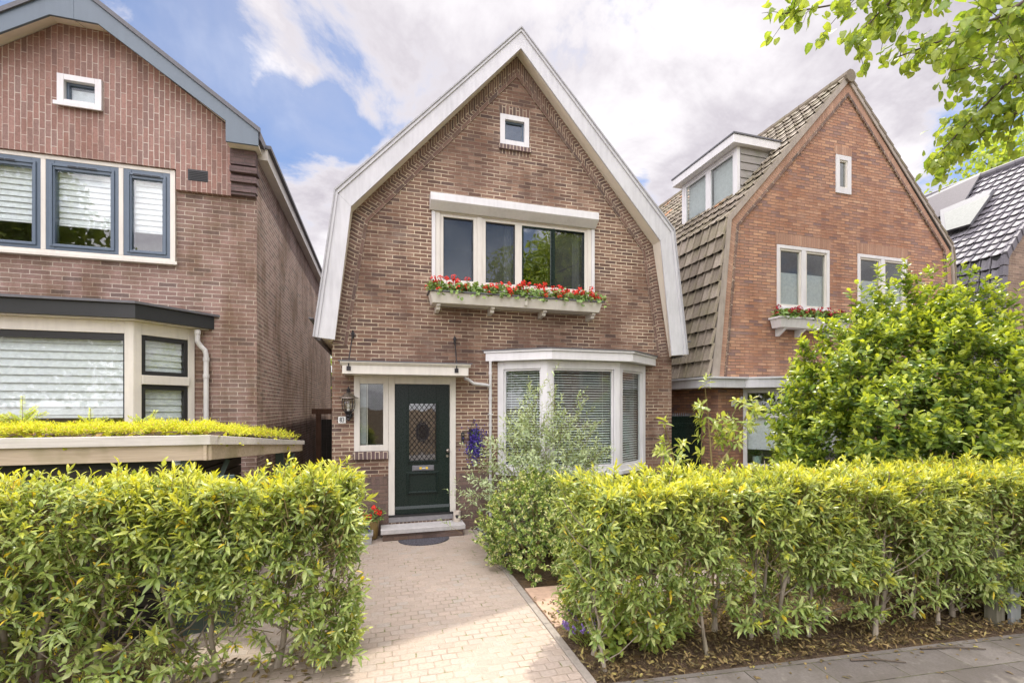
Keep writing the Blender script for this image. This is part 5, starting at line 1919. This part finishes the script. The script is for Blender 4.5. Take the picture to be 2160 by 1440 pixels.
shrub('camellia_bush', 'big glossy round leaved camellia bush behind the hedge before the orange house', 'bush', (7.5, -3.0, 1.6), (2.5, 1.15, 1.95), 6800, M['camellia'], (.095, .047), ROUND, 8, .15, 9, .8, .9, .82, 1.15, .12, .15, (66, 40), 'darkbark', .2, None, .15, .03)
shrub('silver_shrub', 'airy silver leaved shrub growing in front of the white bay window', 'shrub', (2.28, -1.35, .90), (1.0, .58, 1.2), 880, M['silver'], (.082, .024), SLIM, 12, .22, 10, .55, .6, .55, .6, .35, .26, (70, 34), 'twig', .15, None, .26, .009)
shrub('variegated_shrub', 'low dense shrub with cream and green leaves beside the paver path', 'shrub', (1.97, -2.0, .45), (.68, .68, .70), 1400, M['euon'], (.045, .024), ROUND, 9, .075, 6, .6, .5, .8, .45, .05, .12, (66, 34), 'twig', .03)

# young laurel stems that outgrew the hedge
for x, y, h, lean, lb, br in ((3.28, -3.62, 2.24, -.09, 'tall young laurel stem with pale leaves rising above the hedge by the gate', ((.62, .50, .24, .30),)),
                              (2.86, -3.70, 1.86, -.20, 'short leaning laurel sprig above the hedge before the brown house corner', ())):
    s = thing('laurel_sapling', lb, 'sapling', (x, y, 0))
    g = G()
    mains = [[Vector((x, y, -.02)), Vector((x + .02, y, h * .5)), Vector((x + lean * .4, y, h * .8)), Vector((x + lean, y, h))]]
    for f, dx, dy, dz in br:
        b0 = mains[0][1].lerp(mains[0][2], .35)
        mains.append([b0, b0 + Vector((dx * .5, 0, dz * .9)), b0 + Vector((dx, .02, dz * 2.3))])
    P, D = [], []
    for mm in mains:
        g.tube(mm, [.013, .011, .008, .004][:len(mm)], 6)
        for i in range(len(mm) - 1):
            for k in range(15 if i else 4):
                p = mm[i].lerp(mm[i + 1], RNG.random())
                if p.z < 1.3 or p.z > h - .22 and len(mm) == 4: continue
                a = RNG.random() * 6.28
                d_ = Vector((math.cos(a), math.sin(a), .55)).normalized()
                l = RNG.uniform(.05, .13)
                g.tube([p, p + d_ * l], [.003, .002], 4, False)
                P.append(p + d_ * l)
                D.append(d_)
        P.append(mm[-1])
        D.append(Vector((.2, 0, 1)))
    lv = Leaves()
    n = len(P)
    lv.shoots(np.array(P), np.array(D), RNG.uniform(.04, .10, n), 10, .095, .034, LAUREL, RNG.uniform(.2, .9, n), (78, 40), .4, .6, .22)
    lv.build('foliage', M['sapling'], s)
    g.build('stem', M['twig'], s, smooth=True, recalc=False)

# ---- street linden: trunk beyond the right edge, limbs reaching into view
ln = thing('linden_tree', 'linden tree with bright heart shaped leaves hanging in from the upper right', 'tree', (6.9, -6.0, 0))
g = G()
g.tube([(6.9, -6.0, -.05), (6.88, -6.0, 1.2), (6.93, -5.98, 3.2), (6.8, -5.9, 5.4), (6.85, -5.8, 7.6), (6.8, -5.7, 10)], [.21, .16, .145, .12, .08, .03], 14)
g.build('trunk', M['darkbark'], ln, smooth=True)


def cp(px, py, tt): return CAMP + ray(px, py) * tt


limbs = [
    [Vector((6.82, -5.9, 5.2)), cp(2330, -180, 4.4), cp(2080, -90, 4.1), cp(1880, -25, 3.95), cp(1750, 12, 3.9), cp(1650, 30, 3.85)],
    [cp(1960, -50, 4.0), cp(1880, 0, 3.95), cp(1835, 48, 3.9), cp(1800, 78, 3.9)],
    [Vector((6.85, -5.9, 4.9)), cp(2400, -60, 4.0), cp(2180, 20, 4.0), cp(2040, 70, 4.05), cp(1960, 95, 4.1), cp(1890, 122, 4.15)],
    [Vector((6.85, -5.92, 4.5)), cp(2400, 20, 4.3), cp(2210, 110, 4.4), cp(2120, 180, 4.5), cp(2050, 250, 4.6), cp(1985, 320, 4.6)],
    [cp(2250, 60, 4.35), cp(2150, 150, 4.6), cp(2080, 215, 4.9), cp(2020, 255, 5.0)],
    [Vector((6.88, -5.95, 4.3)), cp(2420, 120, 3.7), cp(2260, 180, 4.0), cp(2140, 240, 4.4), cp(2060, 285, 4.8), cp(1985, 345, 5.0)],
    [Vector((6.83, -5.9, 5.0)), cp(2350, -120, 3.4), cp(2200, -20, 3.3), cp(2100, 40, 3.3), cp(2030, 60, 3.35)],
    [cp(2300, 20, 3.6), cp(2190, 90, 3.7), cp(2100, 130, 3.9), cp(2010, 150, 4.1)],
    [cp(2290, -20, 5.0), cp(2180, 60, 5.1), cp(2080, 100, 5.2), cp(1990, 120, 5.2)],
]
P, D, LS = [], [], []
for li, lb in enumerate(limbs):
    g = G()
    n = len(lb)
    g.tube(lb, [max(.006, .035 * (1 - i / (n - .6)) ** 1.2) if lb[0].z < 5.3 and (lb[0] - Vector((6.85, -5.9, 4.8))).length < 1.0 else max(.004, .012 * (1 - i / n)) for i in range(n)], 7, False)
    start = 1 if n > 4 else 0
    for i in range(start, n - 1):
        seg = lb[i + 1] - lb[i]
        for k in range(max(3, int(seg.length / .055))):
            p = lb[i].lerp(lb[i + 1], RNG.random())
            d_ = (seg.normalized() * .8 + Vector(RNG.normal(0, .7, 3)) + Vector((0, 0, -.25))).normalized()
            l = RNG.uniform(.08, .34) * (1.2 if i < n - 2 else .8)
            g.tube([p, p + d_ * l * .5, p + d_ * l + Vector((0, 0, -.03))], [.0035, .0028, .0018], 4, False)
            for q_ in (.4, .7, 1.):
                P.append(p + d_ * l * q_)
                D.append(d_)
    P.append(lb[-1])
    D.append((lb[-1] - lb[-2]).normalized())
    g.build('branch', M['darkbark'], ln, smooth=True, recalc=False)
P, D = np.array(P), np.array(D)
lv = Leaves()
for rep in range(4):
    if rep == 2:
        sel = P[:, 0] > 3.6
        P, D = P[sel], D[sel]
    n = len(P)
    off = RNG.normal(0, .03 if rep < 2 else .05, (n, 3))
    A = D * .55 + RNG.normal(0, .55, (n, 3)) + np.array([[0, 0, -.55]])
    Nn = np.array([[0, 0, .9]]) + RNG.normal(0, .55, (n, 3))
    lv.add(P + off, A, Nn, RNG.uniform(.055, .098, n), RNG.uniform(.05, .085, n), HEART, np.clip(RNG.normal(.3, .3, n), 0, 1), .12, sag=RNG.uniform(.5, 1.6, n))
# the rest of the crown, above the picture
n = 3200
v = unit(RNG.normal(0, 1, (n, 3))) * (RNG.random((n, 1)) ** .35)
Pc = np.array([[7.2, -5.4, 8.6]]) + v * np.array([[2.6, 2.4, 2.2]])
lv.add(Pc, rv(n) + np.array([[0, 0, -.4]]), rv(n, .5) + np.array([[0, 0, 1.]]), .15, .13, HEART, RNG.random(n) * .5)
lv.build('crown', M['linden'], ln)


def tree(name, label, base, crown, rad, n, leaf, mat, group=None, trunk=.2, lumps=14):
    s = thing(name, label, 'tree', base, group)
    c = Vector(crown)
    g = G()
    b = Vector(base)
    g.tube([b, b.lerp(c, .5) + Vector((.1, 0, 0)), c + Vector((0, 0, rad[2] * .5))], [trunk, trunk * .7, trunk * .2], 10)
    rr_ = random.Random(n)
    cs = []
    for k in range(lumps):
        v_ = Vector((rr_.gauss(0, 1), rr_.gauss(0, 1), rr_.gauss(0, .9))).normalized() * rr_.uniform(.45, .95)
        e = c + Vector((v_.x * rad[0], v_.y * rad[1], v_.z * rad[2]))
        g.tube([b.lerp(c, .75), c.lerp(e, .5), e], [trunk * .4, trunk * .2, trunk * .05], 5, False)
        cs.append(e)
    g.build('trunk', M['darkbark'], s, recalc=False)
    cs = np.array([tuple(e) for e in cs])
    idx = RNG.integers(0, len(cs), n)
    v_ = unit(rv(n)) * (RNG.random((n, 1)) ** .4) * np.array([rad]) * .42
    Pp = cs[idx] + v_
    lv_ = Leaves()
    lv_.add(Pp, rv(n) + np.array([[0, 0, -.3]]), rv(n, .6) + np.array([[0, 0, .8]]), leaf, leaf * .7, ROUND, RNG.random(n) * .7)
    lv_.build('crown', mat, s)
    return s


tree('garden_tree', 'pale green tree far off behind the blue grey tiled roof', (36., 10, 0), (36., 10, 14.4), (4.8, 4., 4.0), 8000, .26, M['linden'], None, .3, 30)
tree('garden_tree', 'green tree glimpsed beyond the narrow alley', (-2.4, 17, 0), (-2.4, 17, 3.6), (1.6, 1.6, 2.2), 2000, .16, M['street_leaf'])
tree('garden_tree', 'tall tree in the back garden behind the mauve house', (-12, 14, 0), (-12, 14, 4.2), (4.5, 3, 3.4), 5000, .26, M['street_leaf'], None, .25, 20)
# across the street: what the window panes reflect
tree('street_tree', 'street tree across the road reflected in the upper windows', (9.2, -16.5, 0), (9.2, -16.5, 8.2), (3.6, 3.2, 4.0), 15000, .2, M['street_leaf'], 'street trees across the road', .2, 22)
tree('street_tree', 'street tree across the road reflected in the upper windows', (-14., -15, 0), (-14., -15, 6.6), (5.0, 3.2, 5.2), 18000, .22, M['street_leaf'], 'street trees across the road', .2, 22)
tree('street_tree', 'street tree across the road reflected in the upper windows', (17.5, -15, 0), (17.5, -15, 5.4), (3.4, 3, 4.), 8000, .17, M['street_leaf'], 'street trees across the road', .2, 18)
oh = thing('brick_house', 'red brick house across the street with a red tiled roof', 'house', (11.5, -24, 0))
g = G()
g.box(7, 16, -30, -23.5, 0, 5.2)
g.build('wall', M['brick_red'], oh)
g = G()
g.extr([(6.7, -23.1, 5.2), (6.7, -30.4, 5.2), (6.7, -26.8, 8.6)], (9.6, 0, 0))
g.build('roof', M['tile_far'], oh)
for k in range(3):
    for z in (1.1, 3.4):
        g = G()
        ring(g, 7.9 + k * 2.9, 9.5 + k * 2.9, z, z + 1.4, .12, -23.5, -23.42)
        w = g.build('window', M['white'], oh)
        g = G()
        g.box(8.02 + k * 2.9, 9.38 + k * 2.9, -23.48, -23.45, z + .12, z + 1.28)
        g.build('pane', M['lead'], w)

# ---- sedum roof and conifer seedlings
lv = Leaves()
n = 15000
x = RNG.uniform(-4.9, -.98, n)
dd = RNG.random(n) ** 1.5
ymax = -2.86 + dd * 2.0
edge = np.where(x > -1.47, -2.86 + (x + 1.47) / .47 * 2.1, -2.86)
ok = (ymax > edge + .03) & ((np.sin(x * 9.3 + ymax * 4) * np.sin(ymax * 11 - x * 3.7) < .55) | (RNG.random(n) < .35)) & (x < -1.45 + (ymax + 2.86) / 2.1 * .46) & ~((x < -3.55) & (RNG.random(n) < .75))
x, y = x[ok], ymax[ok]
n = len(x)
fall = -.105 * (y + 2.9)
edged = np.minimum(np.minimum((y + 2.88) / .30, (-1.45 + (y + 2.86) / 2.1 * .46 - x) / .25), 1)
mound = .03 + .125 * np.clip(edged, 0, 1) ** .5 * (.88 + .12 * np.sin(x * 2.1 + y * 2.2) * np.cos(y * 5 + x)) + .012 * np.sin(x * 13 + y * 9)
z = 1.775 + fall + mound * np.clip((x + 5.2) / 1.8, .4, 1)
D = np.stack([RNG.normal(0, .5, n), RNG.normal(0, .5, n) - .25, RNG.uniform(.5, 1.2, n)], 1)
P = np.stack([x, y, z - .03], 1)
lv.shoots(P, D, RNG.uniform(.03, .085, n), 7, .024, .010, SLIM, RNG.random(n) ** 1.3 * (.55 + .45 * np.sin(x * 7 + y * 5) * np.cos(x * 3.3 - y * 9)), (70, 25), .05, .5, .2)
n2 = 3000
ii = RNG.integers(0, n, n2)
lv.add(np.stack([x[ii], y[ii], z[ii] - .07 - .08 * RNG.random(n2)], 1), rv(n2), np.array([[0, 0, 1.]]) + rv(n2, .3), .07, .045, ROUND)
so_ = lv.build('sedum', M['sedum'])
tag(so_, 'mass of bright yellow sedum growing on the shelter roof', 'sedum', kind='stuff')
g = G()
xs_ = np.linspace(-4.95, -1.5, 24)
for i in range(23):
    for j in range(6):
        def zz_(x_, j_): return 1.765 - .105 * (j_ * .35) + .085 * min(1, j_ * .9) * max(.4, min(1., (x_ + 5.2) / 1.8)) * min(1., (-1.42 - x_) / .2 + .15)
        xa, xb = xs_[i] + j * .0, xs_[i + 1]
        sh_ = j * .35 * .21
        g.face([(xa + sh_, -2.86 + j * .35, zz_(xa, j)), (xb + sh_, -2.86 + j * .35, zz_(xb, j)), (xb + sh_ + .07, -2.86 + (j + 1) * .35, zz_(xb, j + 1)), (xa + sh_ + .07, -2.86 + (j + 1) * .35, zz_(xa, j + 1))])
g.build('substrate', M['brick_base'], BS, recalc=False)

for i, (x, y, h, lb) in enumerate(((-3.02, -2.5, .33, 'tall lime green conifer seedling on the planted shelter roof'),
                                   (-3.35, -2.5, .24, 'small yellowish conifer seedling at the left end of the shelter roof'),
                                   (-2.6, -2.35, .22, 'small green conifer sprig behind the yellow sedum'),
                                   (-2.2, -2.35, .2, 'thin conifer twig leaning over the yellow sedum'))):
    s = thing('conifer_seedling', lb, 'seedling', (x, y, 1.75))
    lv = Leaves()
    g = G()
    z0 = 1.74
    st_list = [(Vector((x, y, z0)), Vector((x + (.12 if i == 3 else 0), y, z0 + h + .06)))]
    for k in range(16 if i < 2 else 8):
        a = RNG.random() * 6.28
        zb_ = z0 + .04 + RNG.random() * h * .5
        l = RNG.uniform(.12, .24) * (1 if i < 2 else .7)
        st_list.append((Vector((x, y, zb_)), Vector((x + l * math.cos(a), y + l * math.sin(a) * .6, zb_ + l * .5))))
    for a_, b_ in st_list:
        g.tube([a_, b_], [.003, .0015], 4, False)
        m_ = max(14, int((b_ - a_).length / .006))
        f = np.linspace(.15, 1, m_)[:, None]
        Pp = np.array(a_)[None] * (1 - f) + np.array(b_)[None] * f
        dv = np.array((b_ - a_).normalized())[None]
        side = unit(np.cross(dv, np.array([[0, 1., .2]]))) * np.where(np.arange(m_) % 2, 1, -1)[:, None]
        lv.add(Pp, side + dv * .7 + rv(m_, .15), np.array([[0, -.6, 1.]]) + rv(m_, .2), .042 * (1.15 - .6 * f[:, 0]), .009, SLIM, f[:, 0])
    lv.build('foliage', M['conifer'], s)
    g.build('stem', M['twig'], s, recalc=False)


# ---- geraniums
def blossoms(pts, r, mat, parent, n=16, ps=.02):
    lv_ = Leaves()
    for p in pts:
        v_ = unit(rv(n)) + np.array([[0, -.15, .35]])
        v_ = unit(v_)
        lv_.add(np.array(p)[None] + v_ * r * RNG.uniform(.6, 1., (n, 1)), np.cross(v_, rv(n)), v_, ps, ps, ROUND)
    return lv_.build('blossom', mat, parent)


def geranium(x, y, z, w, nb, mat, label, group, hang=.10, bl=(.09, .22), r=.052):
    s = thing('geranium', label, 'geranium', (x, y, z), group)
    lv_ = Leaves()
    n = 150
    P_ = np.stack([x + RNG.uniform(-w, w, n), y + RNG.uniform(-.17, .12, n), z + RNG.uniform(0, .15, n)], 1)
    P_[:, 2] -= np.where((P_[:, 1] < y - .10) & (RNG.random(n) < .55), RNG.uniform(0, hang + .02, n) ** 1.0, 0)
    P_[:, 1] -= np.where(P_[:, 2] < z, .05, 0)
    A = rv(n) + np.array([[0, -.6, -.2]])
    lv_.add(P_, A, np.array([[0, -.6, .9]]) + rv(n, .4), RNG.uniform(.045, .075, n), RNG.uniform(.045, .07, n), ROUND, RNG.random(n) * .6)
    lv_.build('foliage', M['geranium'], s)
    g_ = G()
    pts = []
    for k in range(nb):
        p = (x + RNG.uniform(-w, w), y + RNG.uniform(-.19, .05), z + RNG.uniform(*bl) - (.12 if RNG.random() < .22 else 0))
        pts.append(p)
        g_.tube([(p[0] + RNG.uniform(-.03, .03), y, z), p], [.003, .002], 4, False)
    g_.build('stem', M['twig'], s, recalc=False)
    blossoms(pts, r, mat, s, 22, .026)
    return s


for k in range(8):
    geranium(.93 + k * .372, -.24, 3.85, .21, (11, 10, 8, 9, 10, 13, 11, 11)[k], M['red'], 'bright red geranium plant in the long white flower box', 'red geraniums in the long flower box')
for k in range(5):
    geranium(7.78 + k * .36, -.19, 3.82, .18, 9, M['crimson'], 'dark crimson geranium plant in the small box on the orange house', 'crimson geraniums in the small flower box', .02, (.10, .2), .055)

# ---- plants and pots by the door
lo = thing('hanging_lobelia', 'violet blue lobelia hanging on the brick beside the front door', 'hanging plant', (1.52, -.1, 1.72))
g = G()
g.tube([(1.455, -.03, 1.66), (1.51, -.02, 1.83), (1.565, -.03, 1.66)], .005, 5)
g.tube([(1.51, -.001, 1.825), (1.51, -.05, 1.825)], .007, 6)
g.extr([(1.43, -.012, 1.30), (1.59, -.012, 1.30), (1.59, -.012, 1.67), (1.43, -.012, 1.67)], (0, -.07, 0))
g.build('hanging_pouch', M['iron'], lo)
n = 900
v = rv(n)
P = np.array([[1.515, -.11, 1.40]]) + np.stack([v[:, 0] * .068, -np.abs(v[:, 1]) * .05, v[:, 2] * .14], 1)
lv = Leaves()
lv.add(P, rv(n) + np.array([[0, -.5, -.5]]), rv(n) + np.array([[0, -1., .4]]), .026, .009, SLIM)
lv.build('foliage', M['lobelia'], lo)
n = 520
v = rv(n)
P = np.array([[1.515, -.15, 1.41]]) + np.stack([v[:, 0] * .075, -np.abs(v[:, 1]) * .05, v[:, 2] * .155], 1)
lv = Leaves()
lv.add(P, rv(n), rv(n, .5) + np.array([[0, -1., .3]]), .024, .022, ROUND)
lv.build('blossom', M['violet'], lo)


def potplant(name, label, p, prof, mat, nleaf, spread, flowers, fmat, sx=1, sy=1, fr=.035, leafs=.05, square=None):
    s = thing(name, label, 'potted plant', p)
    g_ = G()
    if square:
        a, b, h = square
        ring(g_, p[0] - a, p[0] + a, p[2] + .0, p[2] + h, .02, p[1] - b, p[1] - b + .02) if False else None
        g_.hexa([(p[0] - a * .92, p[1] - b * .9, p[2]), (p[0] + a * .92, p[1] - b * .9, p[2]), (p[0] + a * .92, p[1] + b * .9, p[2]), (p[0] - a * .92, p[1] + b * .9, p[2]),
                 (p[0] - a, p[1] - b, p[2] + h), (p[0] + a, p[1] - b, p[2] + h), (p[0] + a, p[1] + b, p[2] + h), (p[0] - a, p[1] + b, p[2] + h)])
        for x0, x1, y0, y1 in ((-a - .012, a + .012, -b - .012, -b + .01), (-a - .012, a + .012, b - .01, b + .012), (-a - .012, -a + .01, -b + .011, b - .011), (a - .01, a + .012, -b + .011, b - .011)):
            g_.box(p[0] + x0, p[0] + x1, p[1] + y0, p[1] + y1, p[2] + h - .025, p[2] + h + .012)
        top = h
    else:
        g_.lathe(prof, p, 22, sx, sy)
        top = max(z for r_, z in prof)
    g_.build('pot', mat, s, smooth=not square, bevel=.004 if square else 0)
    lv_ = Leaves()
    n_ = nleaf
    v_ = unit(rv(n_)) * RNG.random((n_, 1)) ** .5
    v_[:, 2] = np.abs(v_[:, 2])
    P_ = np.array(p)[None] + np.array([[0, 0, top]]) + v_ * np.array([spread])
    lv_.add(P_, rv(n_) + v_ * 1.5 + np.array([[0, 0, -.2]]), np.array([[0, -.3, 1.]]) + rv(n_, .4), leafs, leafs * .5, ROUND, RNG.random(n_) * .5)
    lv_.build('foliage', M['geranium'], s)
    if flowers:
        blossoms([(p[0] + a_, p[1] + b_, p[2] + c_) for a_, b_, c_ in flowers], fr, fmat, s, 22, fr * .62)
    return s


potplant('flower_pot', 'tall ochre pot of red flowers left of the door step', (-.10, -.16, 0), [(.06, 0), (.075, .02), (.095, .22), (.105, .27), (.10, .29), (.085, .29), (.08, .25)], M['ochre'], 150, (.20, .16, .20),
         [(.02, -.12, .50), (-.12, -.10, .40), (-.05, -.16, .38), (.11, -.12, .42), (.07, -.16, .44), (-.2, -.05, .46)], M['red'], fr=.045)
potplant('flower_pot', 'low grey square planter with small violet flowers by the door', (-.24, -.36, 0), None, M['zinc'], 140, (.15, .11, .14),
         [(RNG.uniform(-.12, .12), RNG.uniform(-.12, .02), RNG.uniform(.18, .28)) for k in range(12)], M['violet'], fr=.02, leafs=.03, square=(.14, .10, .15))
potplant('flower_pot', 'round pale pot on the pavers behind the hedge end', (-.50, -.42, 0), [(.10, 0), (.15, .03), (.165, .10), (.155, .17), (.15, .18), (.13, .17)], M['bowl'], 90, (.16, .12, .12), [], None, leafs=.05)

# grass clump, lavender
gc = Leaves()
n = 130
a = RNG.random(n) * 6.28
P = np.stack([1.70 + .05 * np.cos(a), -.62 + .05 * np.sin(a), np.zeros(n)], 1)
gc.add(P, np.stack([np.cos(a) * RNG.uniform(.1, .8, n), np.sin(a) * RNG.uniform(.1, .8, n), np.ones(n)], 1), np.stack([-np.cos(a), -np.sin(a), .4 * np.ones(n)], 1) * -1, RNG.uniform(.2, .36, n), .011, SLIM, sag=2.)
s = thing('grass_clump', 'small clump of dark green grass blades at the gravel corner', 'plant', (1.70, -.62, 0))
gc.build('foliage', M['grassy'], s)
s = thing('lavender_plant', 'small lavender plant with purple spikes at the path edge', 'plant', (1.72, -3.98, 0))
gc = Leaves()
n = 420
a = RNG.random(n) * 6.28
r_ = RNG.random(n) ** .5
P = np.stack([1.74 + .12 * r_ * np.cos(a), -3.95 + .12 * r_ * np.sin(a), RNG.uniform(0, .10, n)], 1)
gc.add(P, np.stack([np.cos(a) * r_, np.sin(a) * r_, .8 * np.ones(n)], 1) + rv(n, .2), rv(n), .075, .007, SLIM)
gc.build('foliage', M['sapling'], s)
gf = Leaves()
g = G()
for k in range(34):
    a = RNG.random() * 6.28
    l = RNG.uniform(.2, .36)
    e = Vector((1.70 + math.cos(a) * l * .6 - .05, -3.93 + math.sin(a) * l * .6, l * .75))
    g.tube([(1.73, -3.95, .03), e], [.0022, .0015], 4, False)
    m_ = 22
    f = RNG.random((m_, 1))
    Pp = np.array(e)[None] - f * np.array((e - Vector((1.73, -3.95, .03))).normalized())[None] * .06
    gf.add(Pp, rv(m_), rv(m_), .014, .011, ROUND)
gf.build('blossom', M['lav'], s)
g.build('stem', M['twig'], s, recalc=False)

# ---- loose ground: gravel, litter, low ground cover
g = G()
rr = random.Random(9)
for k in range(900):
    x, y = rr.uniform(1.56, 2.25), rr.uniform(-1.5, -.03)
    if x - 1.56 > .12 + (y + 1.6) * .5: continue
    r_ = rr.uniform(.008, .02)
    g.lathe([(r_ * .5, -r_ * .5), (r_, 0), (r_ * .55, r_ * .6)], (x, y, .0), 5, rr.uniform(.7, 1.3), rr.uniform(.7, 1.3))
tag(g.build('gravel', flat('slate_chips', (.20, .20, .215), .6), None), 'grey slate chips beside the paver path at the wall foot', 'gravel', kind='stuff')
lv = Leaves()
n = 6500
x = RNG.uniform(1.56, 6.4, n)
y = -4.52 - .085 * (x - 1.98) + RNG.random(n) ** 1.3 * 1.5
keep = y > -4.53 - .089 * (x - 1.98)
x, y = x[keep], y[keep]
n = len(x)
lv.add(np.stack([x, y, RNG.uniform(.0, .03, n)], 1), rv(n) * np.array([[1, 1, .3]]), np.array([[0, 0, 1.]]) + rv(n, .5), RNG.uniform(.015, .07, n), RNG.uniform(.008, .026, n), LAUREL, rnd=RNG.random(n) ** 1.6, sag=RNG.uniform(-3, 4, n))
n = 500
x = RNG.uniform(-3.5, -.3, n)
lv.add(np.stack([x, RNG.uniform(-4.2, -3.3, n), RNG.uniform(.0, .02, n)], 1), rv(n) * np.array([[1, 1, .2]]), np.array([[0, 0, 1.]]) + rv(n, .3), RNG.uniform(.04, .08, n), .03, LAUREL)
n = 150
x = RNG.uniform(1.4, 6.2, n)
lv.add(np.stack([x, -4.60 - .089 * (x - 1.98) - RNG.random(n) ** 3.5 * .95, np.full(n, .012)], 1), rv(n) * np.array([[1, 1, .1]]), np.array([[0, 0, 1.]]) + rv(n, .2), RNG.uniform(.015, .065, n), RNG.uniform(.008, .024, n), LAUREL)
tag(lv.build('leaf_litter', M['litter']), 'brown and yellow fallen leaves under the hedge', 'leaf litter', kind='stuff')
lv = Leaves()
n = 620
x, y = RNG.uniform(2.0, 7.0, n), RNG.uniform(-3.6, -1.6, n)
x[:110], y[:110] = RNG.uniform(1.75, 2.6, 110), RNG.uniform(-4.25, -3.4, 110)
keep = (np.arange(n) < 110) |  ~((x > 2.25) & (x < 4.35) & (y > -3.4) & (y < -2.6)) & (x > 2.2)
P = np.stack([x, y, np.full(n, .02)], 1)[keep]
n = len(P)
lv.shoots(P, np.array([[0, 0, 1.]]) + rv(n, .4), RNG.uniform(.1, .42, n), 11, .085, .042, ROUND, RNG.uniform(0, .8, n), (75, 35), .25)
tag(lv.build('ground_cover', M['cover']), 'low bright green ground cover behind the hedge', 'ground cover', kind='stuff')
g = G()
rr = random.Random(3)
for x, y, l, a, lb in ((3.62, -4.80, .42, -.35, 'shorter of two thin twigs lying on the pavement by the hedge'), (4.35, -4.83, .55, -.28, 'longer of two thin twigs lying on the pavement by the hedge')):
    g = G()
    e = Vector((x + l * math.cos(a), y + l * math.sin(a), .014))
    g.tube([(x, y, .016), Vector((x, y, .018)).lerp(e, .5) + Vector((0, .02, .006)), e], [.008, .007, .004], 5)
    tag(g.build('fallen_twig', M['darkbark'], None), lb, 'twig', 'fallen twigs on the pavement')
